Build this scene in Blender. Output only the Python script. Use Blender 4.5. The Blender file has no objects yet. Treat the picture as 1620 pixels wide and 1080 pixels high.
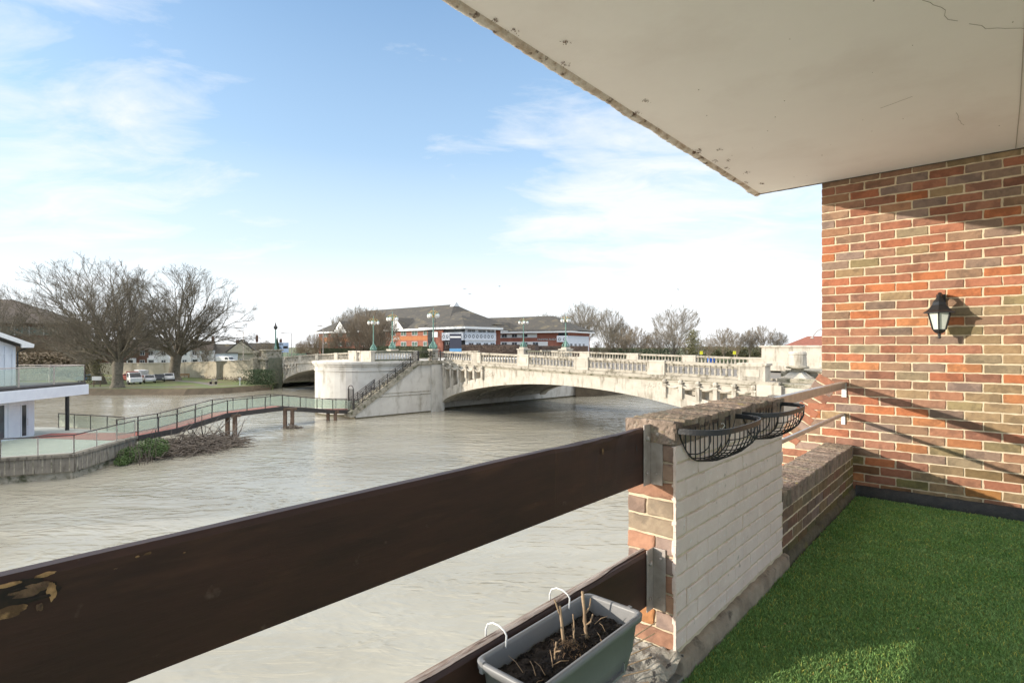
import bpy, math, random
import numpy as np
from mathutils import Vector, Matrix, noise
R_ = math.radians
S = bpy.context.scene
# ------------------------------------------------------------------ camera
F = 869.0; CX = 810.0; HY = 548.0; ZC = 7.7          # focal in photo px, horizon row, eye height over the river
cam = bpy.data.cameras.new('camera'); camo = bpy.data.objects.new('camera', cam)
S.collection.objects.link(camo); S.camera = camo
camo.location = (0, 0, ZC); camo.rotation_euler = (R_(90), 0, 0)
cam.sensor_width = 36; cam.lens = 36*F/1620; cam.shift_y = 8/1620
cam.clip_start = 0.02; cam.clip_end = 6000
# ------------------------------------------------------------------ sky and sun
SUN_EL = R_(10.4)
W = bpy.data.worlds.new("World"); S.world = W; W.use_nodes = True
nt = W.node_tree; nt.nodes.clear()
def N(t, tree, **k):
    n = tree.nodes.new(t)
    for a, b in k.items(): setattr(n, a, b)
    return n
sky = N('ShaderNodeTexSky', nt, sky_type='NISHITA', sun_disc=False)
sky.sun_elevation = SUN_EL; sky.sun_rotation = math.atan2(-.9724, -.2336); sky.altitude = 50
sky.air_density = 1.0; sky.dust_density = 1.0; sky.ozone_density = 2.5
geo = N('ShaderNodeTexCoord', nt)
sep = N('ShaderNodeSeparateXYZ', nt); nt.links.new(geo.outputs['Generated'], sep.inputs[0])
def mth(op, a, b=None, tree=nt, clamp=False):
    n = tree.nodes.new('ShaderNodeMath'); n.operation = op; n.use_clamp = clamp
    for i, v in enumerate((a, b)):
        if v is None: continue
        if isinstance(v, (int, float)): n.inputs[i].default_value = v
        else: tree.links.new(v, n.inputs[i])
    return n.outputs[0]
SKYG = (1.35,1.5,1.55); PALE = (3.0,3.5,3.95); CLOUD = (4.0,4.12,4.25); HAZE = (4.9,5.0,5.1); OVER_FILL = (13,12.3,11.5)
# clouds live on a plane high above: direction / (height + k)
zz = mth('ADD', mth('MAXIMUM', sep.outputs[2], 0.0), 0.16)
cx = mth('DIVIDE', sep.outputs[0], zz); cy = mth('DIVIDE', sep.outputs[1], zz)
cmb = N('ShaderNodeCombineXYZ', nt); nt.links.new(cx, cmb.inputs[0]); nt.links.new(cy, cmb.inputs[1])
def nz(scale, detail, rough, dist, vec, off=(0,0,0), st=(1,1,1), rot=0):
    mp = N('ShaderNodeMapping', nt); mp.inputs['Location'].default_value = off; mp.inputs['Scale'].default_value = st
    mp.inputs['Rotation'].default_value = (0,0,rot)
    nt.links.new(vec, mp.inputs[0])
    n = N('ShaderNodeTexNoise', nt); n.inputs['Scale'].default_value = scale; n.inputs['Detail'].default_value = detail
    n.inputs['Roughness'].default_value = rough; n.inputs['Distortion'].default_value = dist
    nt.links.new(mp.outputs[0], n.inputs['Vector']); return n.outputs[0]
big = nz(0.75, 4, .5, .2, cmb.outputs[0], (3.1, 1.2, 0), (1,1.3,1), .5)
fine = nz(2.2, 9, .62, .5, cmb.outputs[0], (1.7, 4.2, 0), (1,1.8,1), .5)
def bank(d, lo_, hi_, k):                              # a bank of cloud centred on one bearing
    n = N('ShaderNodeVectorMath', nt, operation='DOT_PRODUCT'); nt.links.new(geo.outputs['Generated'], n.inputs[0]); n.inputs[1].default_value = Vector(d).normalized()
    r = N('ShaderNodeMapRange', nt, interpolation_type='SMOOTHSTEP'); nt.links.new(n.outputs['Value'], r.inputs[0]); r.inputs[1].default_value = lo_; r.inputs[2].default_value = hi_
    r.inputs[3].default_value = 0; r.inputs[4].default_value = k; return r.outputs[0]
cl = mth('ADD', mth('MULTIPLY', big, .40), mth('MULTIPLY', fine, .66))
for bk in (bank((-760,869,440), .955, .998, .15), bank((250,869,235), .93, .99, .13), bank((420,869,200), .93, .99, .06), bank((-560,869,160), .975, .998, .07), bank((-250,869,400), .90, .99, -.05)): cl = mth('ADD', cl, bk)
def ramp(tree, fac, stops, interp='LINEAR'):
    r = tree.nodes.new('ShaderNodeValToRGB'); r.color_ramp.interpolation = interp
    e = r.color_ramp.elements
    while len(e) < len(stops): e.new(.5)
    for i, (p, c) in enumerate(stops):
        e[i].position = p; e[i].color = (*c, 1) if len(c) == 3 else c
    tree.links.new(fac, r.inputs[0]); return r.outputs[0]
mask = ramp(nt, cl, [(.575, (0,0,0)), (.66, (.35,)*3), (.78, (.85,)*3)])
def mixn(f, a, c, bt='MIX'):
    x = N('ShaderNodeMix', nt, data_type='RGBA', blend_type=bt)
    if isinstance(f, (int,float)): x.inputs[0].default_value = f
    else: nt.links.new(f, x.inputs[0])
    for i, v in ((6,a),(7,c)):
        if isinstance(v, tuple): x.inputs[i].default_value = (*v,1)
        else: nt.links.new(v, x.inputs[i])
    return x.outputs[2]
base = mixn(1.0, sky.outputs[0], SKYG, 'MULTIPLY')
pale = ramp(nt, sep.outputs[2], [(0, (.9,)*3), (.16, (.68,)*3), (.34, (.36,)*3), (.62, (.06,)*3)])
c1_ = mixn(pale, base, PALE)
c2_ = mixn(mask, c1_, CLOUD)
hz = ramp(nt, sep.outputs[2], [(0, (1,)*3), (.06,(.75,)*3), (.17, (.22,)*3), (.32, (0,)*3)])
c3_ = mixn(hz, c2_, HAZE)
ov = ramp(nt, sep.outputs[2], [(.60, (0,)*3), (.78, (.92,)*3)])          # bright overhead cloud added out of frame as fill light
mixc_out = mixn(ov, c3_, OVER_FILL)
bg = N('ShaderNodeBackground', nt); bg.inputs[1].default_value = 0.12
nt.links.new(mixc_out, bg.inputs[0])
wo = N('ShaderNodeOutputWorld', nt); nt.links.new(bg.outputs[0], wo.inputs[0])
sun = bpy.data.lights.new('sun', 'SUN'); sun.energy = 2.3; sun.angle = R_(.5); sun.color = (1, .91, .78)
suno = bpy.data.objects.new('sun', sun); S.collection.objects.link(suno)
trav = Vector((.9724*math.cos(SUN_EL), .2336*math.cos(SUN_EL), -math.sin(SUN_EL)))
suno.rotation_euler = trav.to_track_quat('-Z', 'Y').to_euler()
S.view_settings.view_transform = 'Standard'; S.view_settings.look = 'None'
S.view_settings.gamma = 1; S.view_settings.exposure = 1.08
S.render.engine = 'CYCLES'
# ------------------------------------------------------------------ helpers
def link(o): S.collection.objects.link(o); return o
def tag(o, label=None, cat=None, group=None, kind=None):
    if label: o['label'] = label
    if cat: o['category'] = cat
    if group: o['group'] = group
    if kind: o['kind'] = kind
    return o
def empty(name, loc=(0,0,0), rz=0, label=None, cat=None, group=None):
    o = bpy.data.objects.new(name, None); link(o); o.location = loc; o.rotation_euler = (0,0,rz)
    o.empty_display_size = .2
    return tag(o, label, cat, group)
def copy_tree(o, parent=None):
    c = o.copy(); link(c)
    if parent: c.parent = parent
    for ch in [x for x in bpy.data.objects if x.parent == o]: copy_tree(ch, c)
    return c
class MB:
    def __init__(s): s.v = []; s.f = []; s.c = []; s.col = (1,1,1)
    def add(s, vs, fs):
        o = len(s.v); s.v.extend(tuple(p) for p in vs); s.f.extend(tuple(i+o for i in f) for f in fs)
        s.c.extend([s.col]*len(vs)); return s
    def box(s, x0, x1, y0, y1, z0, z1):
        return s.add([(x0,y0,z0),(x1,y0,z0),(x1,y1,z0),(x0,y1,z0),(x0,y0,z1),(x1,y0,z1),(x1,y1,z1),(x0,y1,z1)],
            [(0,3,2,1),(4,5,6,7),(0,1,5,4),(1,2,6,5),(2,3,7,6),(3,0,4,7)])
    def prism(s, pts, z0, z1):                       # polygon in xy, extruded z
        n = len(pts); vs = [(x,y,z0) for x,y in pts]+[(x,y,z1) for x,y in pts]
        return s.add(vs, [tuple(range(n-1,-1,-1)), tuple(range(n,2*n))]+[(i,(i+1)%n,(i+1)%n+n,i+n) for i in range(n)])
    def prism_y(s, pts, y0, y1):                     # polygon in xz, extruded y
        n = len(pts); vs = [(x,y0,z) for x,z in pts]+[(x,y1,z) for x,z in pts]
        return s.add(vs, [tuple(range(n)), tuple(range(2*n-1,n-1,-1))]+[((i+1)%n,i,i+n,(i+1)%n+n) for i in range(n)])
    def prism_x(s, pts, x0, x1):                     # polygon in yz, extruded x
        n = len(pts); vs = [(x0,y,z) for y,z in pts]+[(x1,y,z) for y,z in pts]
        return s.add(vs, [tuple(range(n-1,-1,-1)), tuple(range(n,2*n))]+[(i,(i+1)%n,(i+1)%n+n,i+n) for i in range(n)])
    def tube(s, pts, r, n=6, cap=True):
        pts = [Vector(p) for p in pts]; k = len(pts); rs = r if isinstance(r, (list,tuple)) else [r]*k
        vs = []; fs = []; prev = None
        for i, p in enumerate(pts):
            d = (pts[min(i+1,k-1)]-pts[max(i-1,0)])
            if d.length < 1e-9: d = Vector((0,0,1))
            d.normalize()
            if prev is None:
                a = d.cross(Vector((0,0,1)))
                if a.length < .05: a = d.cross(Vector((1,0,0)))
            else: a = prev - d*prev.dot(d)
            a.normalize(); prev = a; b = d.cross(a)
            for j in range(n):
                t = 2*math.pi*j/n; q = p + (a*math.cos(t)+b*math.sin(t))*rs[i]; vs.append(tuple(q))
        for i in range(k-1):
            for j in range(n):
                fs.append((i*n+j, i*n+(j+1)%n, (i+1)*n+(j+1)%n, (i+1)*n+j))
        if cap: fs.append(tuple(range(n-1,-1,-1))); fs.append(tuple(range((k-1)*n, k*n)))
        return s.add(vs, fs)
    def lathe(s, prof, cx=0, cy=0, n=12, a0=0):
        vs = []; fs = []; k = len(prof)
        for r, z in prof:
            for j in range(n):
                t = a0+2*math.pi*j/n; vs.append((cx+r*math.cos(t), cy+r*math.sin(t), z))
        for i in range(k-1):
            for j in range(n): fs.append((i*n+j, i*n+(j+1)%n, (i+1)*n+(j+1)%n, (i+1)*n+j))
        fs.append(tuple(range(n-1,-1,-1))); fs.append(tuple(range((k-1)*n,k*n)))
        return s.add(vs, fs)
    def xf(s, M, start=0):
        for i in range(start, len(s.v)): s.v[i] = tuple(M @ Vector(s.v[i]))
        return s
    def build(s, name, m, parent=None, smooth=False, bevel=0, loc=None, rz=None):
        me = bpy.data.meshes.new(name); me.from_pydata(s.v, [], s.f)
        if any(c != (1,1,1) for c in s.c):
            ca = me.color_attributes.new('tint', 'FLOAT_COLOR', 'POINT')
            ca.data.foreach_set('color', np.array([(*c,1) for c in s.c], dtype=np.float32).ravel())
        if smooth: me.polygons.foreach_set('use_smooth', [True]*len(me.polygons))
        me.materials.append(m); me.update()
        o = link(bpy.data.objects.new(name, me))
        if parent: o.parent = parent
        if loc is not None: o.location = loc
        if rz is not None: o.rotation_euler = (0,0,rz)
        if bevel:
            b = o.modifiers.new('bevel', 'BEVEL'); b.width = bevel; b.segments = 2; b.limit_method = 'ANGLE'
        return o
def Pt(px, py, d): return Vector(((px-CX)/F*d, d, ZC-(py-HY)/F*d))
def Gd(px, py, z=0):
    d = (ZC-z)*F/(py-HY); return Vector(((px-CX)/F*d, d, z))
# ------------------------------------------------------------------ materials
def mat(name, c1, c2=None, scale=3, rough=.8, bump=0, bscale=None, metal=0, detail=6, c3=None, s3=1, t3=(.55,.7), streak=None, tint=False,
        stretch=(1,1,1), spec=.5, lo=.35, hi=.65, bdist=.02, c4=None, s4=40, t4=(.6,.7)):
    m = bpy.data.materials.new(name); m.use_nodes = True; t = m.node_tree; b = t.nodes['Principled BSDF']
    b.inputs['Roughness'].default_value = rough; b.inputs['Metallic'].default_value = metal
    b.inputs['Specular IOR Level'].default_value = spec
    tc = t.nodes.new('ShaderNodeTexCoord')
    def noi(sc, det=6, st=(1,1,1), ro=.6):
        mp = t.nodes.new('ShaderNodeMapping'); mp.inputs['Scale'].default_value = st
        t.links.new(tc.outputs['Object'], mp.inputs[0])
        n = t.nodes.new('ShaderNodeTexNoise'); n.inputs['Scale'].default_value = sc; n.inputs['Detail'].default_value = det
        n.inputs['Roughness'].default_value = ro
        t.links.new(mp.outputs[0], n.inputs['Vector']); return n.outputs[0]
    def mix(f, a, bb, bt='MIX'):
        x = t.nodes.new('ShaderNodeMix'); x.data_type = 'RGBA'; x.blend_type = bt
        if isinstance(f, (int,float)): x.inputs[0].default_value = f
        else: t.links.new(f, x.inputs[0])
        for i, v in ((6,a),(7,bb)):
            if isinstance(v, tuple): x.inputs[i].default_value = (*v,1)
            else: t.links.new(v, x.inputs[i])
        return x.outputs[2]
    col = c1
    if c2: col = mix(ramp(t, noi(scale, detail, stretch), [(lo,(0,)*3),(hi,(1,)*3)]), c1, c2)
    if c3: col = mix(ramp(t, noi(s3, 8, stretch if streak is None else streak), [(t3[0],(0,)*3),(t3[1],(1,)*3)]), col, c3)
    if c4: col = mix(ramp(t, noi(s4, 4), [(t4[0],(0,)*3),(t4[1],(1,)*3)]), col, c4)
    if tint:
        a = t.nodes.new('ShaderNodeAttribute'); a.attribute_name = 'tint'
        col = mix(1.0, col, a.outputs['Color'], 'MULTIPLY')
    if isinstance(col, tuple): b.inputs['Base Color'].default_value = (*col,1)
    else: t.links.new(col, b.inputs['Base Color'])
    if bump:
        bp = t.nodes.new('ShaderNodeBump'); bp.inputs['Strength'].default_value = bump; bp.inputs['Distance'].default_value = bdist
        t.links.new(noi(bscale or scale*4, 8, stretch), bp.inputs['Height']); t.links.new(bp.outputs[0], b.inputs['Normal'])
    return m
M = {}
M['brick'] = mat('brick', (1,1,1), (.82,.80,.80), 28, .9, .6, 90, tint=True, c4=(1.5,1.35,1.1), s4=170, t4=(.74,.77), c3=(.66,.66,.68), s3=9, t3=(.50,.60), bdist=.004)
M['mortar'] = mat('mortar', (.74,.62,.44), (.58,.47,.33), 16, .95, .7, 120, bdist=.004, c4=(.45,.38,.3), s4=60, t4=(.66,.74))
M['painted'] = mat('painted_brick', (.85,.695,.605), (.76,.61,.525), 6, .7, .35, 60, c3=(.44,.35,.26), s3=13, t3=(.645,.72), bdist=.004, c4=(.88,.80,.73), s4=45, t4=(.6,.7))
M['coping'] = mat('coping_brick', (.40,.30,.235), (.24,.18,.14), 14, .95, 1, 60, tint=True, c3=(.34,.30,.24), s3=22, t3=(.56,.66), bdist=.012, c4=(.30,.26,.08), s4=18, t4=(.64,.72))
M['copmortar'] = mat('coping_mortar', (.30,.25,.20), (.17,.14,.11), 30, .95, 1, 80, bdist=.008)
M['kerb'] = mat('kerb_concrete', (.40,.33,.25), (.24,.19,.14), 7, .95, .9, 60, c3=(.11,.09,.07), s3=9, t3=(.58,.7), bdist=.008)
M['bitumen'] = mat('bitumen', (.030,.030,.032), (.055,.052,.05), 20, .6, 1, 90, c4=(.22,.21,.2), s4=120, t4=(.66,.72), bdist=.008)
M['lump'] = mat('lumpy_mortar', (.42,.39,.33), (.26,.24,.2), 12, .95, 1, 50, c3=(.06,.055,.05), s3=18, t3=(.55,.6), bdist=.012)
M['soffit'] = mat('soffit_paint', (.91,.875,.875), (.88,.84,.84), 1.5, .75, .25, 60, c3=(.82,.77,.765), s3=1.6, t3=(.50,.75), bdist=.004, c4=(.56,.50,.45), s4=55, t4=(.75,.79))
M['rust'] = mat('rusty_edge', (.70,.65,.60), (.42,.32,.24), 11, .9, 1, 60, c3=(.12,.075,.05), s3=13, t3=(.57,.65), bdist=.01, lo=.42, hi=.68)
M['timber'] = mat('stained_timber', (.062,.027,.019), (.042,.020,.015), 3, .48, .15, 22, stretch=(5,1,7), c3=(.095,.042,.026), s3=2.2, t3=(.56,.75), bdist=.003, spec=.35, c4=(.10,.06,.045), s4=14, t4=(.68,.74))
M['bare'] = mat('bare_wood', (.50,.29,.13), (.12,.065,.03), 26, .8, .6, 60, stretch=(1,1,1), bdist=.004, lo=.45, hi=.6)
M['weathered'] = mat('weathered_wood', (.50,.43,.38), (.24,.16,.12), 8, .9, .8, 30, stretch=(9,1,9), c3=(.06,.03,.02), s3=4, t3=(.6,.68), streak=(9,1,9), bdist=.004)
M['galv'] = mat('galvanised_steel', (.52,.47,.43), (.38,.32,.28), 16, .5, .2, 60, metal=.35, c3=(.26,.15,.08), s3=26, t3=(.66,.72), bdist=.002)
M['alu'] = mat('rail_metal', (.62,.59,.55), (.50,.47,.44), 12, .38, .1, 60, metal=.7)
M['white'] = mat('white_paint', (.8,.8,.79), (.72,.72,.71), 5, .5)
M['blackm'] = mat('black_metal', (.018,.018,.02), (.028,.028,.03), 10, .38, .1, 100)
M['lampglass'] = mat('frosted_glass', (.72,.74,.66), (.62,.64,.56), 10, .25)
M['plastic'] = mat('grey_plastic', (.27,.265,.265), (.22,.215,.215), 4, .42, .05, 60)
M['soil'] = mat('soil', (.030,.022,.018), (.012,.009,.008), 30, .95, 1, 60, bdist=.01, c4=(.09,.065,.045), s4=70, t4=(.62,.7))
M['stalk'] = mat('dry_stalk', (.48,.34,.21), (.30,.20,.12), 30, .9, .5, 80, bdist=.003)
M['grass'] = mat('artificial_turf', (.20,.36,.10), (.28,.44,.15), 5, .75, tint=True, spec=.25)
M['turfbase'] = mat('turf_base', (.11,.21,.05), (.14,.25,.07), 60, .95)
M['stone'] = mat('bridge_stone', (.56,.51,.43), (.45,.405,.335), 1.2, .9, .35, 6, c3=(.25,.215,.165), s3=1.5, t3=(.52,.68), streak=(1.4,1.4,.32), bdist=.04, c4=(.44,.38,.30), s4=7, t4=(.62,.74))
M['stone_rail'] = mat('balustrade_stone', (.45,.405,.33), (.34,.30,.24), 2.0, .92, .4, 10, c3=(.17,.15,.11), s3=2.0, t3=(.52,.64), bdist=.03)
M['stone_smooth'] = mat('pier_stone', (.60,.575,.52), (.53,.50,.45), .8, .9, .25, 5, c3=(.33,.30,.245), s3=1.1, t3=(.53,.72), streak=(1,1,.4), bdist=.03)
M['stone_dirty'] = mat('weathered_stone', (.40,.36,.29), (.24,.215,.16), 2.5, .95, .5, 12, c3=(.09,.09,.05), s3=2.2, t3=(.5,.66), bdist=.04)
M['stone_dark'] = mat('dark_stone', (.10,.11,.075), (.17,.165,.12), 2, .95, .4, 10)  # dark tone stands in for shade on terrace and far bay balustrades
M['tide'] = mat('tide_mark', (.07,.06,.035), (.12,.10,.06), 3, .8)
M['iron'] = mat('dark_iron', (.035,.032,.03), (.06,.05,.045), 5, .6)
M['verdigris'] = mat('verdigris_paint', (.19,.33,.27), (.11,.22,.18), 6, .6, .2, 20)
M['globe'] = mat('opal_globe', (.80,.79,.76), (.7,.69,.66), 4, .3)
M['gold'] = mat('gilt', (.50,.36,.12), (.35,.25,.10), 6, .5)
M['redbrick'] = mat('far_red_brick', (.36,.14,.095), (.30,.115,.08), .8, .9, c3=(.26,.09,.06), s3=.3, t3=(.5,.7))
M['darkbrick'] = mat('far_brown_brick', (.17,.09,.065), (.13,.07,.05), .8, .9)
M['roof'] = mat('roof_tiles', (.052,.050,.046), (.082,.073,.060), 1.2, .95, .3, 6, c3=(.16,.135,.085), s3=.35, t3=(.55,.72), stretch=(1,1,2.5))
M['roof2'] = mat('brown_roof', (.105,.085,.068), (.075,.06,.05), 1.5, .95)
M['redroof'] = mat('red_roof', (.28,.10,.065), (.2,.075,.05), 1.5, .95)
M['render'] = mat('white_render', (.72,.71,.69), (.62,.61,.59), 1, .8)
M['cream'] = mat('cream_wall', (.50,.45,.35), (.40,.355,.27), .5, .9, .3, 3, c3=(.33,.27,.18), s3=.5, t3=(.55,.7), streak=(1,1,.5))
M['clad'] = mat('white_cladding', (.74,.76,.80), (.68,.70,.75), 2, .5)
M['glass_dark'] = mat('window_glass', (.03,.035,.04), (.10,.11,.12), .6, .08)
M['black'] = mat('black_paint', (.02,.02,.022), (.03,.03,.03), 4, .5)
M['deck'] = mat('deck_boards', (.42,.43,.39), (.34,.35,.31), 2, .7)
M['carpet'] = mat('red_deck', (.34,.11,.085), (.27,.085,.065), 2.5, .8)
M['concrete'] = mat('weathered_concrete', (.26,.23,.19), (.17,.15,.12), 2, .95, .5, 8, c3=(.07,.06,.045), s3=3, t3=(.52,.66), streak=(2.5,2.5,.3))
M['rustpile'] = mat('rusty_steel', (.17,.11,.075), (.10,.065,.045), 6, .85, .3, 20)
M['bark'] = mat('plane_bark', (.115,.098,.072), (.185,.160,.118), 2.2, .95, .6, 10, c3=(.09,.075,.055), s3=3, t3=(.52,.62), bdist=.05)
M['twig'] = mat('far_branches', (.22,.19,.15), (.27,.235,.18), .8, .95)
M['twig_brown'] = mat('brown_twigs', (.21,.165,.115), (.26,.21,.15), .8, .95)
M['leaf'] = mat('bush_leaf', (.045,.085,.02), (.095,.15,.04), 8, .7)
M['evergreen'] = mat('evergreen_leaf', (.03,.055,.02), (.055,.08,.03), 2, .8)
M['olive'] = mat('ivy_leaf', (.10,.10,.04), (.14,.125,.055), 2, .85)
M['grassland'] = mat('grass_ground', (.10,.15,.04), (.15,.155,.06), .25, .95, .4, 4, c3=(.15,.11,.07), s3=.12, t3=(.52,.62))
M['farland'] = mat('far_ground', (.10,.12,.05), (.13,.13,.07), .05, .95)
M['path'] = mat('path_asphalt', (.20,.18,.155), (.16,.145,.13), 1.5, .95)
M['mud'] = mat('muddy_bank', (.09,.07,.045), (.13,.10,.065), 1, .95, .5, 6)
M['hedge'] = mat('hedge_leaf', (.055,.07,.03), (.085,.085,.045), 3, .9)
M['hedgebrown'] = mat('beech_hedge', (.12,.085,.065), (.085,.06,.05), 2, .9)
M['rubber'] = mat('tyre_rubber', (.02,.02,.02), None, 3, .8)
M['twigwood'] = mat('driftwood', (.085,.065,.05), (.22,.185,.15), 9, .95)
def plain(name, c, rough=.5, metal=0, alpha=None):
    m = mat(name, c, tuple(min(1, x*.88) for x in c), 3, rough, metal=metal); return m
def glass(name, tint, a, rough=.03):
    m = bpy.data.materials.new(name); m.use_nodes = True; t = m.node_tree; t.nodes.clear()
    o = t.nodes.new('ShaderNodeOutputMaterial'); x = t.nodes.new('ShaderNodeMixShader'); tr = t.nodes.new('ShaderNodeBsdfTransparent')
    gl = t.nodes.new('ShaderNodeBsdfPrincipled'); gl.inputs['Base Color'].default_value = (*tint,1); gl.inputs['Roughness'].default_value = rough
    n = t.nodes.new('ShaderNodeTexNoise'); n.inputs['Scale'].default_value = 1.3
    tr.inputs[0].default_value = (.93,.97,.93,1)
    rr = t.nodes.new('ShaderNodeMapRange'); rr.inputs['To Min'].default_value = a-.08; rr.inputs['To Max'].default_value = a+.08
    t.links.new(n.outputs[0], rr.inputs[0]); t.links.new(rr.outputs[0], x.inputs[0])
    t.links.new(tr.outputs[0], x.inputs[1]); t.links.new(gl.outputs[0], x.inputs[2]); t.links.new(x.outputs[0], o.inputs[0]); return m
M['railglass'] = glass('balustrade_glass', (.66,.70,.62), .22)
# river water: silty, softly rippled
def water_mat():
    m = bpy.data.materials.new('river_water'); m.use_nodes = True; t = m.node_tree; b = t.nodes['Principled BSDF']
    tc = t.nodes.new('ShaderNodeTexCoord')
    def noi(sc, det, st, rot=.6, dist=0, ro=.6):
        mp = t.nodes.new('ShaderNodeMapping'); mp.inputs['Scale'].default_value = st; mp.inputs['Rotation'].default_value = (0,0,rot)
        t.links.new(tc.outputs['Object'], mp.inputs[0])
        n = t.nodes.new('ShaderNodeTexNoise'); n.inputs['Scale'].default_value = sc; n.inputs['Detail'].default_value = det
        n.inputs['Distortion'].default_value = dist; n.inputs['Roughness'].default_value = ro
        t.links.new(mp.outputs[0], n.inputs['Vector']); return n.outputs[0]
    big = noi(.06, 4, (1,2.2,1), .8, 1.0)
    col = ramp(t, big, [(.35, (.275,.256,.20)), (.6, (.335,.316,.255))])
    t.links.new(col, b.inputs['Base Color'])
    b.inputs['Roughness'].default_value = .09; b.inputs['IOR'].default_value = 1.33; b.inputs['Specular IOR Level'].default_value = .6
    h1 = noi(2.6, 1, (1,2.2,1), .75, .5, .3); h2 = noi(.55, 2, (1,2.2,1), .6, 1.6, .4); h3 = noi(8, 1, (1,1.8,1), .9, .3)
    patch = ramp(t, noi(.09, 5, (1,1.8,1), .8, 1.5), [(.38,(.35,)*3),(.62,(1,)*3)])
    def mm(op, a, c):
        n = t.nodes.new('ShaderNodeMath'); n.operation = op
        for i, v in enumerate((a,c)):
            if isinstance(v,(int,float)): n.inputs[i].default_value = v
            else: t.links.new(v, n.inputs[i])
        return n.outputs[0]
    h = mm('ADD', mm('ADD', mm('MULTIPLY', h1, .036), mm('MULTIPLY', h2, .20)), mm('MULTIPLY', h3, .006))
    h = mm('MULTIPLY', h, patch)
    bp = t.nodes.new('ShaderNodeBump'); bp.inputs['Strength'].default_value = 1; bp.inputs['Distance'].default_value = .5
    t.links.new(h, bp.inputs['Height']); t.links.new(bp.outputs[0], b.inputs['Normal'])
    return m
M['water'] = water_mat()
# ================================================================== THE SETTING
NS = MB(); NS.add([(-3000,-200,0),(3000,-200,0),(3000,3500,0),(-3000,3500,0)], [(0,1,2,3)])
tag(NS.build('river_water', M['water']), kind='structure')
BA = math.atan2(-.7285,.685); BO = Vector((-8.4,66,0))
def BW(t, w, z=0): return BO + Vector((.685*t+.7285*w, -.7285*t+.685*w, z))
def land(name, shore, rest, z, m, drop=True):
    b = MB(); pts = shore+rest; n = len(pts)
    b.add([(x,y,z) for x,y in pts], [tuple(range(n))])
    k = len(shore)
    vs = [(x,y,z) for x,y in shore]+[(x,y,-1) for x,y in shore]
    b.add(vs, [(i,i+k,i+1+k,i+1) for i in range(k-1)])
    return tag(b.build(name, m), kind='structure')
def xy(v): return (v.x, v.y)
random.seed(5)
sh = [(-600,52),(-220,70),(-140,79)]
x = -132
while x < -50: sh.append((x, 85.5+2.2*noise.noise(Vector((x*.09,0,0)))+ (x+132)*.035)); x += 4
sh += [(-47.5,90.5),(-44.5,95),(-43.0,99)]
land('grass_bank', sh, [xy(BW(-51,0)), xy(BW(-52,30)), xy(BW(-52,60)), (-60,260), (-600,260)], .95, M['grassland'])
# bevelled muddy toe of the bank
b = MB()
for i in range(len(sh)-1):
    (x0,y0),(x1,y1) = sh[i],sh[i+1]
    b.add([(x0,y0-.05,.93),(x1,y1-.05,.93),(x1,y1-1.2,-.1),(x0,y0-1.2,-.1)], [(0,3,2,1)])
tag(b.build('bank_slope', M['mud']), kind='structure')
land('far_ground', [xy(BW(-52,19)),xy(BW(-52,60)),xy(BW(-53,200)),xy(BW(-56,500)),xy(BW(-56,1400))], [(1500,3200),(-3000,3200),(-3000,262),(-62,262)], 2.0, M['farland'])
land('right_bank', [xy(BW(39.5,160)),xy(BW(38.6,19)),xy(BW(38.6,-1)),(24,33),(13,10)], [(9,6.6),(60,-60),(900,-60),(900,500)], 4.4, M['path'])
land('island_ground', [xy(BW(-10,24)),xy(BW(-10,60)),xy(BW(-3,72)),xy(BW(1.5,60)),xy(BW(1.2,30)),xy(BW(-.6,25.4))], [], 2.2, M['mud'])
b = MB(); pp = [(-150,80.8),(-132,87.2),(-100,88.0),(-70,89.3),(-52,91.6),(-46.5,95.5)]
for i in range(len(pp)-1):
    (x0,y0),(x1,y1) = pp[i],pp[i+1]; b.add([(x0,y0,.956),(x1,y1,.956),(x1,y1+1.5,.956),(x0,y0+1.5,.956)], [(0,1,2,3)])
tag(b.build('riverside_path', M['path']), kind='structure')
b = MB(); pp = [(-52.0,95),(-60,103),(-70,110),(-86,118),(-120,124)]
for i in range(len(pp)-1):
    (x0,y0),(x1,y1) = pp[i],pp[i+1]; b.add([(x0,y0,.962),(x1,y1,.962),(x1,y1+2.4,.962),(x0,y0+2.4,.962)], [(0,1,2,3)])
tag(b.build('park_path', M['path']), kind='structure')
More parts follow.
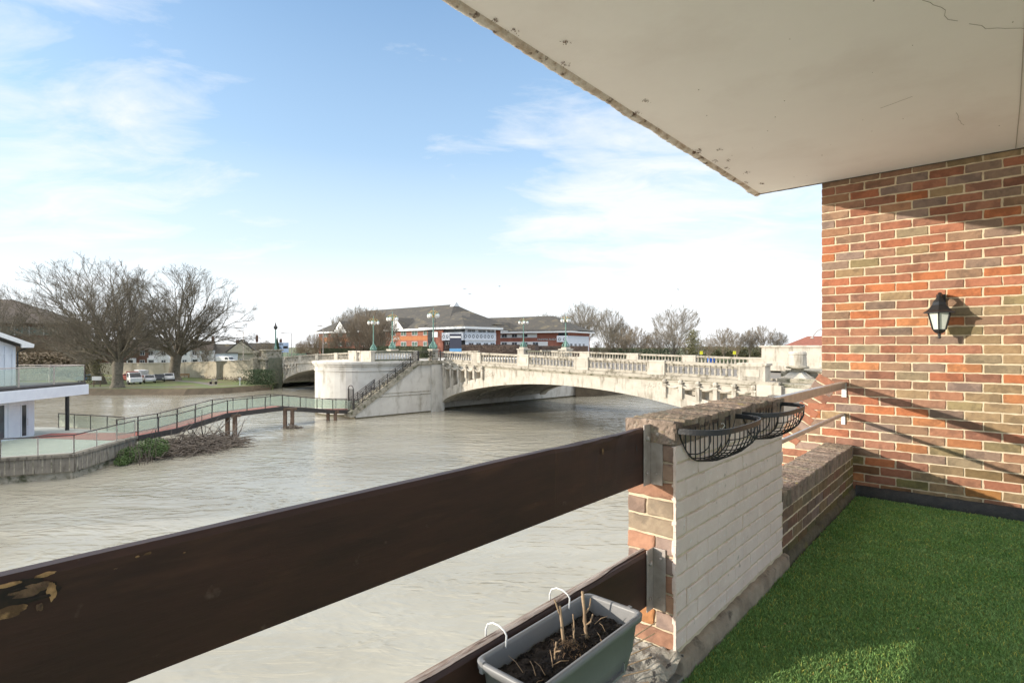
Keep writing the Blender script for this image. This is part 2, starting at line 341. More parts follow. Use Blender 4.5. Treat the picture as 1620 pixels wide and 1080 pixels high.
# ================================================================== BRIDGE
prof = [(-75,5.0),(-50,5.75),(-39,6.3),(-24,6.8),(-10,7.16),(0,7.15),(38,6.39),(60,6.2)]
def ztop(t):
    for (a,za),(c,zc_) in zip(prof, prof[1:]):
        if t <= c: return za+(zc_-za)*(t-a)/(c-a)
    return prof[-1][1]
PH = 1.12
def zroad(t): return ztop(t)-PH
L1 = 37.8; CR = 4.2; SP = 1.05
def arch(t, a, c, zc_=CR, zs=SP):
    k = (t-(a+c)/2)/((c-a)/2); return zs+(zc_-zs)*math.sqrt(max(0,1-k*k))**1.0*.55+(zc_-zs)*(1-k*k)*.45
bridge = empty('road_bridge', BO, BA, 'long pale stone bridge with wide low arches crossing the river', 'bridge')
WB = 18.0
def spandrel(a, c, w0, w1, openings, name, z_c=CR):
    """face wall between parapet base and arch, thickness w0..w1, real openings"""
    b = MB(); ts = sorted(set([a+(c-a)*i/64 for i in range(65)]+[o for p in openings for o in p]))
    for i in range(len(ts)-1):
        t0, t1 = ts[i], ts[i+1]; tm = (t0+t1)/2
        B0, B1 = arch(t0,a,c,z_c), arch(t1,a,c,z_c); T0, T1 = zroad(t0)-.05, zroad(t1)-.05
        op = [p for p in openings if p[0]-1e-6 <= tm <= p[1]+1e-6]
        segs = [(B0,B1,T0,T1)]
        if op:
            lo0, lo1 = B0+.95, B1+.95; hi = min(zroad(op[0][0]),zroad(op[0][1]))-1.05
            if hi > max(lo0,lo1)+.15:
                segs = [(B0,B1,lo0,lo1),(hi,hi,T0,T1)]
                # recess: back face, sill, head, jambs
                wb = w0+.55*(1 if w1 > w0 else -1)
                b.add([(t0,wb,lo0),(t1,wb,lo1),(t1,wb,hi),(t0,wb,hi)], [(0,1,2,3)])
                b.add([(t0,w0,lo0),(t1,w0,lo1),(t1,wb,lo1),(t0,wb,lo0)], [(0,1,2,3)])
                b.add([(t0,w0,hi),(t1,w0,hi),(t1,wb,hi),(t0,wb,hi)], [(3,2,1,0)])
                if abs(t0-op[0][0]) < 1e-6: b.add([(t0,w0,lo0),(t0,wb,lo0),(t0,wb,hi),(t0,w0,hi)], [(0,1,2,3)])
                if abs(t1-op[0][1]) < 1e-6: b.add([(t1,w0,lo1),(t1,wb,lo1),(t1,wb,hi),(t1,w0,hi)], [(3,2,1,0)])
        for (z0,z1,z2,z3) in segs:
            b.add([(t0,w0,z0),(t1,w0,z1),(t1,w0,z3),(t0,w0,z2)], [(0,1,2,3)])
    return b.build(name, M['stone'], bridge)
opR = [(.75+i*1.42, .75+i*1.42+.92) for i in range(5)]
opR2 = [(L1-.75-i*1.42-.92, L1-.75-i*1.42) for i in range(4,-1,-1)]
spandrel(0, L1, 0, 1, opR+opR2, 'spandrel_wall')
spandrel(0, L1, WB, WB-1, [], 'spandrel_wall')
A2, C2 = -50.0, -11.0
opL = [(A2+.75+i*1.42, A2+.75+i*1.42+.92) for i in range(4)]
spandrel(A2, C2, 0, 1, opL, 'spandrel_wall')
spandrel(A2, C2, WB, WB-1, [], 'spandrel_wall')
# arch rings slightly proud of the spandrels, and the vaults
def vault(a, c, name):
    b = MB(); n = 64
    for i in range(n):
        t0 = a+(c-a)*i/n; t1 = a+(c-a)*(i+1)/n; z0 = arch(t0,a,c); z1 = arch(t1,a,c)
        b.add([(t0,0,z0),(t1,0,z1),(t1,WB,z1),(t0,WB,z0)], [(0,3,2,1)])
        for w0, w1 in ((-.06,1.1),(5.2,6.0),(10.8,11.6),(WB-1.1,WB+.06)):     # ribs hang a little below
            d0 = -.16; k0 = .62 if w0 < 0 or w1 > WB else 0
            vs = [(t0,w0,z0+d0),(t1,w0,z1+d0),(t1,w1,z1+d0),(t0,w1,z0+d0),(t0,w0,z0+k0),(t1,w0,z1+k0),(t1,w1,z1+k0),(t0,w1,z0+k0)]
            b.add(vs, [(0,3,2,1),(0,1,5,4),(2,3,7,6)]+([(4,5,6,7)] if k0 else []))
    return b.build(name, M['stone'], bridge)
vault(0, L1, 'arch_vault'); vault(A2, C2, 'arch_vault')
# deck, string courses
def strip(tr, w0, w1, dz0, dz1, name, m, base=zroad):
    b = MB(); n = len(tr)-1
    for i in range(n):
        t0,t1 = tr[i],tr[i+1]; a,c = base(t0),base(t1)
        vs = [(t0,w0,a+dz0),(t1,w0,c+dz0),(t1,w1,c+dz0),(t0,w1,a+dz0),(t0,w0,a+dz1),(t1,w0,c+dz1),(t1,w1,c+dz1),(t0,w1,a+dz1)]
        f = [(0,3,2,1),(4,5,6,7),(0,1,5,4),(2,3,7,6)]
        if i == 0: f.append((3,0,4,7))
        if i == n-1: f.append((1,2,6,5))
        b.add(vs, f)
    return b.build(name, m, bridge)
def lin(a,c,n): return [a+(c-a)*i/n for i in range(n+1)]
strip(lin(-50,39,40), .1, WB-.1, -.75, -.14, 'road_deck', M['path'])
strip(lin(-50,39,40), 3.2, 3.5, -.13, .02, 'kerb', M['stone']); 
strip(lin(0,39,20), -.22, .5, -.30, -.02, 'cornice', M['stone_rail'])
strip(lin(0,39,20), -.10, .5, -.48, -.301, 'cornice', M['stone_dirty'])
strip(lin(-50,-11,20), -.22, .5, -.30, -.02, 'cornice', M['stone'])
# balustrades
def balustrade(t0, t1, w, zf, name='balustrade', m=None, n=None, axis='t', th=.30, pier=True, bal=None):
    """rail, plinth and vase balusters of one bay as one part"""
    b = MB(); L = abs(t1-t0); n = n or int(L/.42)
    def q(s, dw, z): return (s, w+dw, z) if axis == 't' else (w+dw, s, z)
    def bar(z0, z1, hw):
        k = 6
        for i in range(k):
            a = t0+(t1-t0)*i/k; c = t0+(t1-t0)*(i+1)/k
            za, zc_ = zf(a), zf(c)
            vs = [q(a,-hw,za+z0),q(c,-hw,zc_+z0),q(c,hw,zc_+z0),q(a,hw,za+z0),q(a,-hw,za+z1),q(c,-hw,zc_+z1),q(c,hw,zc_+z1),q(a,hw,za+z1)]
            f = [(0,3,2,1),(4,5,6,7),(0,1,5,4),(1,2,6,5),(2,3,7,6),(3,0,4,7)]
            b.add(vs, f)
    bar(-.20,0,.19); o = b.build(name, m or M['stone_rail'], bridge)
    b = MB(); bar(-1.12,-.92,.20); b.build('plinth_course', m or M['stone_rail'], o)
    b = MB()
    for i in range(n):
        s = t0+(t1-t0)*(i+.5)/n; z = zf(s); c = q(s,0,0)
        b.lathe([(.10,z-.93),(.10,z-.86),(.075,z-.83),(.125,z-.68),(.12,z-.58),(.07,z-.42),(.06,z-.34),(.10,z-.27),(.10,z-.19)], c[0], c[1], 6)
    b.build('baluster_row', bal or M['stone_rail'], o, smooth=True); return o
def block(t, w, zf, wid=1.6, th=.28, h=PH, m=None, name='parapet_block', extra=.03):
    b = MB(); z = zf(t)
    b.box(t-wid/2, t+wid/2, w-th, w+th, z-h-.02, z-.12); b.box(t-wid/2-.04, t+wid/2+.04, w-th-.05, w+th+.05, z-.12, z+extra)
    b.box(t-wid/2+.2, t+wid/2-.2, w-th-.03, w+th+.03, z-.85, z-.32)
    return b.build(name, m or M['stone'], bridge)
bt = [-.1, 6.55, 14.0, 21.6, 29.4, 37.1]
for i in range(5): balustrade(bt[i]+(.8 if i else .5), bt[i+1]-.8, .12, ztop)
for t in bt[1:]: block(t, .12, ztop)
fb = [.6, 7.5, 15, 22.5, 30.0]
for i in range(4): balustrade(fb[i]+.8, fb[i+1]-.8, WB-.1, ztop)
for t in fb[1:]: block(t, WB-.1, ztop)
balustrade(30.8, 34.5, WB-.1, ztop)
lb = [-6.6,-14,-21,-28,-35,-42,-49.4]
for i in range(6): balustrade(lb[i]-.6, lb[i+1]+.6, .12, ztop, n=15)
for t in lb: block(t, .12, ztop, 1.2)
for i in range(5): balustrade(lb[i+1]-.6, lb[min(i+2,6)]+.6, WB-.1, ztop) if i < 4 else None
# island pier: right flank is the stair body, rounded nose upstream
b = MB()
nose = [(-1.1,26)]+[(-1.1,0),(-1.1,-7.4)]
for k in range(1,24):
    a = math.pi*k/24; nose.append((-6.1+5*math.cos(a), -7.4-5.2*math.sin(a)))
nose += [(-11.1,-7.4),(-11.1,26)]
def ring(off, z0, z1):
    pts = []
    for (x,y) in nose:
        cx_, cy_ = -6.1, max(-7.4, y) if y > -7.4 else -7.4
        d = Vector((x-cx_, y-cy_)) if y < -7.4 else Vector((x+6.1, 0))
        d = d.normalized()*off if d.length else d
        pts.append((x+d.x, y+d.y))
    return pts
b.prism(ring(0,0,0)[::-1], -1.5, 5.5)
pier = b.build('pier_body', M['stone_smooth'], bridge, bevel=.02)
b = MB(); b.prism(ring(.10,0,0)[::-1], 4.95, 5.05); b.prism(ring(.14,0,0)[::-1], 5.501, 5.72); b.prism(ring(.30,0,0)[::-1], 5.721, 6.02)
b.build('pier_cornice', M['stone_smooth'], bridge, bevel=.03)
b = MB(); b.prism(ring(.03,0,0)[::-1], -.3, .22); b.build('tide_mark', M['tide'], bridge)
# stair body flush with the arch face (t = 0)
b = MB()
b.prism_x([(.3,-1.5),(.3,5.6),(-3.2,5.6),(-11.2,.45),(-11.2,-1.5)], -1.2, -.06)
b.build('stair_wall', M['stone_smooth'], bridge)
b = MB(); b.prism_x([(.05,5.6),(.05,6.0),(-3.5,6.0),(-11.9,.75),(-11.9,.25),(-11.5,.25),(-3.3,5.55)], -1.25, .08)
b.build('stair_stringer', M['stone_dirty'], bridge)
b = MB(); b.box(-1.3,.12,-1.6,.2,-1.5,5.58); b.box(-1.3,-.02,-.6,.4,-1.5,5.2); b.build('pilaster', M['stone_smooth'], bridge)
b = MB(); b.box(-1.4,.2,-3.6,.3,5.601,6.03); b.build('stair_landing', M['stone_dirty'], bridge, bevel=.03)
b = MB(); b.box(-.12,-.03,-9.6,-1.61,2.45,2.52); b.box(-.12,-.03,-9.1,-1.61,2.12,2.19); b.build('groove_band', M['stone_dirty'], bridge)
b = MB(); b.box(-1.2,-.02,-11.3,.4,-.3,.14); b.build('tide_mark', M['tide'], bridge)
zp = lambda s: 7.18
# terrace parapets
balustrade(-8.4, -3.5, -1.15, zp, n=13, axis='w', m=M['stone_dark'], bal=M['render'])  # flank turned from the sun: shade put into the dark rail colour
b = MB()
for (x0,x1) in ((-6.3,-4.4),(-3.4,-1.0)):
    b.box(x0,x1,-8.9,-8.4,6.02,7.05); b.box(x0-.05,x1+.05,-8.95,-8.35,7.05,7.2)
    b.box(x0+.35,x1-.35,-8.93,-8.37,6.3,6.9)
b.box(-4.4,-3.4,-8.85,-8.45,7.06,7.18)
b.lathe([(.12,6.02),(.10,6.2),(.2,6.45),(.17,6.6),(.09,6.85),(.12,7.05)], -3.9, -8.65, 8)
b.build('terrace_parapet', M['stone'], bridge, bevel=.02)
b = MB(); b.box(-6.5,-6.1,-8.3,-.2,6.02,7.15); b.box(-1.35,-.95,-3.4,-2.6,6.02,7.2); b.build('terrace_wall', M['stone'], bridge)
# far bay parapets, shade of the balustrade put into its dark stone colour
def zfar(s): return 7.05
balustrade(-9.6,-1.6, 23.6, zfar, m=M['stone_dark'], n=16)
for t in (-10.1,-1.0):
    b = MB(); b.box(t-.75,t+.75,22.9,24.3,5.4,7.15); b.box(t-.85,t+.85,22.8,24.4,7.15,7.35); b.box(t-.5,t+.5,23.1,24.1,7.35,7.6); b.build('lamp_plinth', M['stone'], bridge, bevel=.03)
b = MB(); b.box(-11.2,-.2,18.3,24.4,5.2,6.02); b.build('bay_slab', M['stone'], bridge)
balustrade(18.2, 23, -1.0, zp, axis='w', n=9)
b = MB()
for (t,w) in ((-.75,-.75),): b.box(t-.42,t+.42,w-.42,w+.42,6.03,7.25); b.box(t-.5,t+.5,w-.5,w+.5,7.25,7.4)
b.build('lamp_plinth', M['stone'], bridge, bevel=.03)
b = MB(); b.box(-10.7,-9.7,-1.2,-.2,6.0,7.2); b.box(-10.8,-9.6,-1.3,-.1,7.2,7.35); b.build('lamp_plinth', M['stone'], bridge, bevel=.03)
b = MB(); b.box(-17.5,-16.5,-.1,.7,5.8,7.1); b.build('lamp_plinth', M['stone'], bridge, bevel=.03)
# spandrel ornaments: mask corbels with swags over every opening jamb
def ornaments(xs):
    b = MB()
    for x in xs:
        z = zroad(x)-.55
        b.box(x-.15,x+.15,-.22,0,z-.5-.75,z-.12); b.box(x-.22,x+.22,-.30,0,z-.25,z-.12)
        k = len(b.v); b.lathe([(.04,z-.16),(.15,z-.08),(.21,z+.06),(.17,z+.2),(.05,z+.27)], x, -.14, 8)
        b.box(x-.12,x+.12,-.10,0,arch(x,0 if x>-9 else A2, L1 if x>-9 else C2)+.5,z-1.0)
    for x0,x1 in zip(xs, xs[1:]):
        z = (zroad(x0)+zroad(x1))/2-.62
        b.tube([(x0+(x1-x0)*k/6, -.10, z-.10-.22*math.sin(math.pi*k/6)) for k in range(7)], .09, 6)
        b.box(x0+.1,x1-.1,-.12,0,z+.16,z+.24)
    return b.build('mask_corbels', M['stone'], bridge)
ornaments([.5+1.42*i for i in range(6)]); ornaments([L1-.5-1.42*i for i in range(5,-1,-1)]); ornaments([A2+.5+1.42*i for i in range(5)])
# carved end panels
for x0 in (8.0, L1-9.7):
    b = MB(); z = zroad(x0)-1.1
    for k in range(40):
        a = random.random()*1.5; h = random.uniform(-.42,.42)*(1-a/1.9 if x0 < 20 else .4+a/1.9)
        k0 = len(b.v); b.lathe([(.10,0),(.09,.015),(.05,.03),(.01,.035)], 0,0,6); b.xf(Matrix.Translation((x0+a,0,z+h)) @ Matrix.Rotation(R_(90),4,'X'), k0)
    b.build('carved_panel', M['stone'], bridge)
# joints in the face: fine proud courses
b = MB()
for t in [9+1.9*i for i in range(11)]:
    b.box(t-.008,t+.008,-.006,0,arch(t,0,L1)+.7,zroad(t)-.5)
b.build('face_joints', M['stone_dirty'], bridge)
# right abutment and its great blocks
b = MB()
b.box(L1-.02,L1+14,.0,WB,-1.5,4.9); b.box(L1-.25,L1+1.4,-.3,.6,-1.5,5.02)
b.build('abutment', M['stone'], bridge)
b = MB(); b.box(36.2,38.1,-.16,.75,5.0,6.35); b.box(36.1,38.2,-.22,.85,6.35,6.52); b.build('end_block', M['stone'], bridge, bevel=.02)
b = MB(); b.box(L1+.1,L1+11,.2,3.6,4.9,5.15); b.box(L1-.1,L1+11,3.6,7.5,4.9,5.85); b.box(L1+.3,L1+11,3.4,7.6,5.851,5.98); b.box(L1+.4,L1+11,1.6,3.59,5.15,5.45)
b.build('end_ledge', M['stone_dirty'], bridge, bevel=.04)
b = MB(); b.box(31.6,50,15.0,17.5,5.6,7.62); b.box(31.45,50.2,14.85,17.65,7.62,7.80); b.box(31.5,50.1,14.8,17.7,5.6,6.25); b.box(31.3,50,14.6,17.8,5.4,5.9)
b.build('abutment_block', M['stone'], bridge, bevel=.04)
# stone stump
st = empty('stone_stump', BW(39.2,2.7,0), BA, 'broken drum shaped stone stump on a flared plinth at the right bridge end', 'stone stump')
b = MB(); b.box(-.85,.85,-.85,.85,5.14,5.5); b.lathe([(1.15,5.5),(.9,5.62),(.62,5.84),(.56,5.88)], n=4, a0=math.pi/4); b.build('plinth', M['stone'], st, bevel=.02)
b = MB(); b.lathe([(.42,5.88),(.40,5.95),(.46,6.0),(.38,6.06),(.42,6.10),(.76,6.17),(.76,6.26),(.62,6.33)], n=20); b.build('neck', M['stone_dirty'], st, smooth=True)
b = MB(); b.lathe([(.61,6.33),(.58,7.08),(.62,7.16),(.58,7.28),(.5,7.36)], n=20); b.build('drum', M['stone'], st)
# ironwork of the stair
rail = MB()
for w0 in (-.06,-1.2):
    for h in (.25,.95,1.15):
        rail.tube([(w0,-3.4,6.0+h),(w0,-11.4,.95+h)], .03, 5)
    n = 8
    for i in range(n+1):
        s = -3.4-8.0*i/n; z = 6.0-5.05*i/n; rail.box(w0-.04,w0+.04,s-.04,s+.04,z-.1,z+1.2)
        if i < n:
            s1 = s-1; z1 = z-.631
            rail.tube([(w0,s,z+.25),(w0,s1,z1+.95)], .018, 4); rail.tube([(w0,s,z+.95),(w0,s1,z1+.25)], .018, 4)
            rail.tube([(w0,(s+s1)/2+.25*math.cos(a*math.pi/4),(z+z1)/2+.6+.25*math.sin(a*math.pi/4)) for a in range(9)], .018, 4)
for s in (-3.3,-1.7,-.2): rail.box(-.1,0,s-.05,s+.05,6.0,7.2)
for h in (.2,1.0,1.15): rail.tube([(-.05,-3.3,6.0+h),(-.05,-.2,6.0+h)], .03, 5)
rail.build('stair_railing', M['iron'], bridge)
b = MB()
for i in range(18):
    s = -3.6-i*.43; z = 5.85-i*.27; b.box(-1.1,-.16,s-.43,s,z-.27,z)
b.build('stair_steps', M['stone_dirty'], bridge)
# arched iron gate at the foot of the stair
g = empty('iron_gate', BW(-.6,-11.5,0), BA, 'arched dark iron gate at the foot of the bridge stair', 'gate')
b = MB()
for x in (-.55,.55): b.box(x-.06,x+.06,-.06,.06,.6,3.2)
b.tube([(.55*math.cos(a*math.pi/8),0,3.2+.35*math.sin(a*math.pi/8)) for a in range(9)], .05, 6); b.build('gate_frame', M['iron'], g)
b = MB()
for i in range(8): b.tube([(-.45+.13*i,0,.7),(-.45+.13*i,0,3.2)], .018, 4)
b.box(-.5,.5,-.03,.03,1.7,1.8); b.build('gate_bars', M['iron'], g)
# hedge box planter on landing
b = MB(); random.seed(3)
for k in range(900):
    c = Vector((random.uniform(-.9,-.2), random.uniform(-2.7,-.8), random.uniform(6.35,7.15))); a = [c+Vector((random.uniform(-.09,.09) for _ in range(3))) for _ in range(3)]
    b.add(a, [(0,1,2)])
b.build('landing_ivy', M['hedge'], bridge)
# ------------------------------------------------------------------ bridge lamps
def make_lamp():
    r = empty('bridge_lamp', (0,0,0))
    b = MB(); b.lathe([(.33,0),(.33,.18),(.24,.3),(.25,.5),(.15,.75),(.10,.95),(.08,1.2),(.068,3.2),(.085,3.25),(.06,3.9),(.10,4.0),(.06,4.3),(.045,4.6),(.02,5.0)], n=10)
    b.build('column', M['verdigris'], r, smooth=True)
    b = MB()
    for k in range(4):
        a = k*math.pi/2+.4; dx, dy = math.cos(a), math.sin(a)
        b.tube([(0,0,3.75),(.25*dx,.25*dy,4.15),(.45*dx,.45*dy,4.42),(.62*dx,.62*dy,4.38),(.66*dx,.66*dy,4.25)], [.05,.04,.035,.035,.03], 5)
        b.tube([(.06*dx,.06*dy,4.5),(.3*dx,.3*dy,4.62),(.5*dx,.5*dy,4.45)], .025, 5)
    b.build('scroll_arms', M['gold'], r)
    for k in range(4):
        a = k*math.pi/2+.4; x, y = .66*math.cos(a), .66*math.sin(a)
        b = MB(); b.lathe([(.03,3.72),(.12,3.76),(.19,3.9),(.20,4.02),(.15,4.16),(.10,4.2)], x, y, 10); gl = b.build('globe', M['globe'], r, smooth=True)
        b = MB(); b.lathe([(.16,4.17),(.12,4.24),(.04,4.3)], x, y, 8); b.build('cap', M['verdigris'], gl)
    b = MB()
    for k in range(4):
        a = k*math.pi/2; dx, dy = math.cos(a), math.sin(a)
        b.tube([(.42*dx,.42*dy,.02),(.5*dx,.5*dy,.3),(.3*dx,.3*dy,.62),(.14*dx,.14*dy,.9)], [.09,.11,.07,.04], 6)
    b.build('scroll_feet', M['verdigris'], r, smooth=True)
    return r
lp = make_lamp()
specs = [(BW(-.75,-.75,7.4),'green cast iron lamp with four globes on the plinth at the stair head'),
         (BW(-10.2,-.7,7.35),'green bridge lamp with gilt top, middle one of the three left of the stair head'),
         (BW(-17,.3,7.1),'smaller looking green bridge lamp in front of the bare shrubs'),
         (BW(-10.1,23.6,7.6),'green bridge lamp in front of the white windowed hotel wing'),
         (BW(-1.0,23.6,7.6),'green bridge lamp in front of the right end of the hotel wing')]
for i,(p,l) in enumerate(specs):
    o = lp if i == 0 else copy_tree(lp); o.location = p; o.rotation_euler.z = BA+.2*i
    tag(o, l, 'street lamp', 'ornate lamps on the bridge')
# left abutment lamp, tall and slim
ab = empty('bridge_gate_pier', BW(-52.2,-1.4,0), BA, 'stepped stone pier block at the left end of the bridge', 'stone pier')
b = MB(); b.box(-1.6,1.6,-1.6,1.6,.5,5.2); b.box(-1.9,1.9,-1.9,1.9,5.2,5.5); b.box(-1.5,1.5,-1.4,1.4,5.5,6.9); b.box(-1.75,1.75,-1.65,1.65,6.9,7.15); b.build('block', M['stone_dirty'], ab, bevel=.04)
b = MB(); b.lathe([(.5,5.5),(.35,5.7),(.5,6.2),(.55,6.6),(.4,6.9)], -2.4, -1.9, 10); b.box(-3.2,-1.6,-2.7,-1.1,.5,5.5); b.build('stump', M['stone_dirty'], ab, smooth=False)
b = MB(); b.box(1.61,2.2,-1.2,1.2,-.5,5.6); b.build('buttress', M['stone_dark'], ab)
o = empty('slim_lamp', BW(-52.2,-.6,7.15), BA, 'slim dark lamp standing on the left bridge pier block', 'street lamp')
b = MB(); b.lathe([(.28,0),(.25,.4),(.14,.8),(.12,3.6),(.09,3.7)], n=8); b.build('column', M['verdigris'], o)
b = MB(); b.lathe([(.10,3.7),(.35,4.0),(.38,4.25),(.2,4.45),(.12,4.7),(.03,5.1)], n=8); b.build('lantern', M['iron'], o)
# retaining wall of the bridge approach
def wall_between(name, p0, p1, zb, z0, z1, th, m, label, cat):
    d = Vector((p1[0]-p0[0], p1[1]-p0[1], 0)); L = d.length; a = math.atan2(d.y,d.x)
    r = empty(name, (p0[0],p0[1],0), a, label, cat)
    b = MB(); b.prism_y([(0,zb),(L,zb),(L,z1),(0,z0)], 0, th); b.build('wall_face', m, r)
    b = MB(); b.prism_y([(0,z0),(L,z1),(L,z1+.15),(0,z0+.15)], -.1, th+.1); b.build('coping', M['stone'], r)
    return r
p = BW(-53,-.2)
wall_between('approach_wall', (p.x,p.y), (-72,122), .5, 5.2, 4.1, .6, M['cream'], 'long cream wall of the bridge approach behind the park', 'wall')
wall_between('approach_wall', (-72.2,122.1), (-104,136), .5, 4.05, 3.4, .6, M['cream'], 'far left stretch of cream wall behind the parked cars and tree trunk', 'wall')
# ================================================================== LEFT BUILDING AND DECK
DZ = 1.44
A = (-28.6,30.7); B_ = (-25.5,32.0); C_ = (-26.2,38.3); D_ = (-28.2,40.2); E_ = (-35.5,42.6); F_ = (-60,42.6)
A0 = (-60,30.7-13.2)
deck = empty('river_deck', (0,0,0), 0, 'low riverside terrace deck on a stained concrete river wall', 'deck')
b = MB(); b.prism([A0,A,B_,C_,D_,E_,F_][::1], 1.15, DZ); b.build('deck_slab', M['deck'], deck)
def wallstrip(b, pts, th, z0, z1, out=0):
    for (x0,y0),(x1,y1) in zip(pts,pts[1:]):
        d = Vector((x1-x0,y1-y0)).normalized(); n = Vector((d.y,-d.x))
        q = [(x0+n.x*out,y0+n.y*out),(x1+n.x*out,y1+n.y*out),(x1-n.x*th,y1-n.y*th),(x0-n.x*th,y0-n.y*th)]
        b.prism(q, z0, z1)
front = [A0,A,B_,C_]
b = MB(); wallstrip(b, front, .5, .45, 1.30, .04); b.build('river_wall', M['concrete'], deck)
b = MB(); wallstrip(b, front, .5, -1, .45, -.12); b.build('lower_wall', M['stone_dirty'], deck)
b = MB(); wallstrip(b, front, .3, 1.30, DZ+.03, .14); b.build('edge_kerb', M['concrete'], deck, bevel=.02)
b = MB()
for (x0,y0),(x1,y1) in zip(front,front[1:]):
    L = math.dist((x0,y0),(x1,y1)); n = int(L/.42); d = Vector((x1-x0,y1-y0)).normalized(); nn = Vector((d.y,-d.x))
    for i in range(n):
        s = (i+.5)*L/n; c = Vector((x0,y0))+d*s+nn*.05
        b.prism([(c.x-d.x*.03,c.y-d.y*.03),(c.x+d.x*.03,c.y+d.y*.03),(c.x+d.x*.03-nn.x*.04,c.y+d.y*.03-nn.y*.04),(c.x-d.x*.03-nn.x*.04,c.y-d.y*.03-nn.y*.04)], .47, 1.28)
b.build('wall_ribs', M['stone_dirty'], deck)
b = MB(); b.prism([(-33.2,37.6),(-26.6,36.6),(-26.3,38.9),(-28.0,39.9),(-33.2,39.6)], DZ+.004, DZ+.02); b.build('red_carpet', M['carpet'], deck)
def glass_rail(parent, pts, h=1.1, step=1.6, postm=None, railm=None, zf=None, lowgap=.12, pr=.028):
    """pts (x,y,z): posts, top rail and one pane per bay"""
    postm = postm or M['galv']; railm = railm or M['iron']
    posts = MB(); tr = MB(); panes = MB()
    for (a, c) in zip(pts, pts[1:]):
        a = Vector(a); c = Vector(c); L = (c-a).length; n = max(1, round(L/step))
        for i in range(n):
            p = a+(c-a)*i/n; q = a+(c-a)*(i+1)/n
            d = (q-p); dn = Vector((d.x,d.y,0)).normalized(); nrm = Vector((dn.y,-dn.x,0))*.008
            e = dn*.05
            vs = []
            for pt in (p+e, q-e):
                for z in (lowgap, h-.08):
                    for s in (-1,1): vs.append(pt+nrm*s+Vector((0,0,z)))
            panes.add(vs, [(0,4,6,2),(1,3,7,5),(0,1,5,4),(2,6,7,3),(0,2,3,1),(4,5,7,6)])
            posts.tube([p, p+Vector((0,0,h))], pr, 6); posts.tube([p+Vector((0,0,.25)),p+nrm*8+Vector((0,0,.25))], .03, 5); posts.tube([p+Vector((0,0,.85)),p+nrm*8+Vector((0,0,.85))], .03, 5)
            if i == n-1: posts.tube([q, q+Vector((0,0,h))], pr, 6)
        tr.tube([a+Vector((0,0,h)), c+Vector((0,0,h))], .035, 6)
    posts.build('rail_posts', postm, parent); tr.build('top_rail', railm, parent); panes.build('glass_panes', M['railglass'], parent)
gr = empty('glass_balustrade', (0,0,0), 0, 'glass balustrade with steel posts along the front edge of the low deck', 'glass railing')
glass_rail(gr, [(-40,25.9,DZ),(A[0],A[1],DZ),(B_[0]-.1,B_[1]+.1,DZ),(C_[0]-.1,C_[1],DZ)], step=2.2)
gr = empty('glass_balustrade', (0,0,0), 0, 'glass balustrade with dark posts on the far side of the low deck', 'glass railing')
glass_rail(gr, [(-35,42.4,DZ),(-28.3,40.1,DZ)], step=1.9, postm=M['iron'])
# walkway
wk = empty('footbridge', (0,0,0), 0, 'narrow raised footbridge with red deck running from the terrace to the bridge stair', 'footbridge')
near = [(-26.15,38.4,1.44),(-25.5,41.8,1.46),(-24.35,47.0,1.98),(-21.7,51.9,2.02),(-18.6,57.0,1.10),(-16.6,59.4,.85)]
far = []
for i,p in enumerate(near):
    a = Vector(near[max(i-1,0)]); c = Vector(near[min(i+1,len(near)-1)]); d = c-a; n = Vector((-d.y,d.x,0)).normalized()*1.75
    far.append((p[0]+n.x,p[1]+n.y,p[2]))
top = MB(); side = MB()
for i in range(len(near)-1):
    a,c,e,f = near[i],near[i+1],far[i+1],far[i]
    up = lambda p,z: (p[0],p[1],p[2]+z)
    top.add([up(a,0),up(c,0),up(e,0),up(f,0),up(a,-.06),up(c,-.06),up(e,-.06),up(f,-.06)], [(0,1,2,3),(7,6,5,4)])
    for p,q in ((a,c),(f,e)):
        d = (Vector(q)-Vector(p)).normalized(); n = Vector((-d.y,d.x,0)).normalized()*.09
        p_, q_ = Vector(p), Vector(q)
        vs = [p_-n,q_-n,q_+n,p_+n]; vs = [v+Vector((0,0,-.36)) for v in vs]+[v+Vector((0,0,.04)) for v in vs]
        side.add(vs, [(0,3,2,1),(4,5,6,7),(0,1,5,4),(1,2,6,5),(2,3,7,6),(3,0,4,7)])
top.build('walkway_deck', M['carpet'], wk); side.build('side_beam', M['iron'], wk)
b = MB()
for (px,d,zt) in ((360,47.3,1.65),(451,52,1.7),(519,57.2,.8)):
    for k in (0,11.5):
        X = (px+k-CX)/F*d; bb = MB(); bb.box(X-.14,X+.14,d-.14,d+.14,-1.2,zt); bb.build('pile', M['rustpile'], wk)
    X = (px-CX)/F*d; b.box(X-.3,X+1.1,d-.12,d+.12,zt,zt+.2)
b.build('cross_beam', M['rustpile'], wk)
gr = empty('glass_balustrade', (0,0,0), 0, 'near side glass railing of the raised footbridge', 'glass railing')
glass_rail(gr, near, step=1.9, postm=M['iron'], pr=.045)
gr = empty('glass_balustrade', (0,0,0), 0, 'far side glass railing of the raised footbridge', 'glass railing')
glass_rail(gr, far, step=1.9, postm=M['iron'], pr=.045)
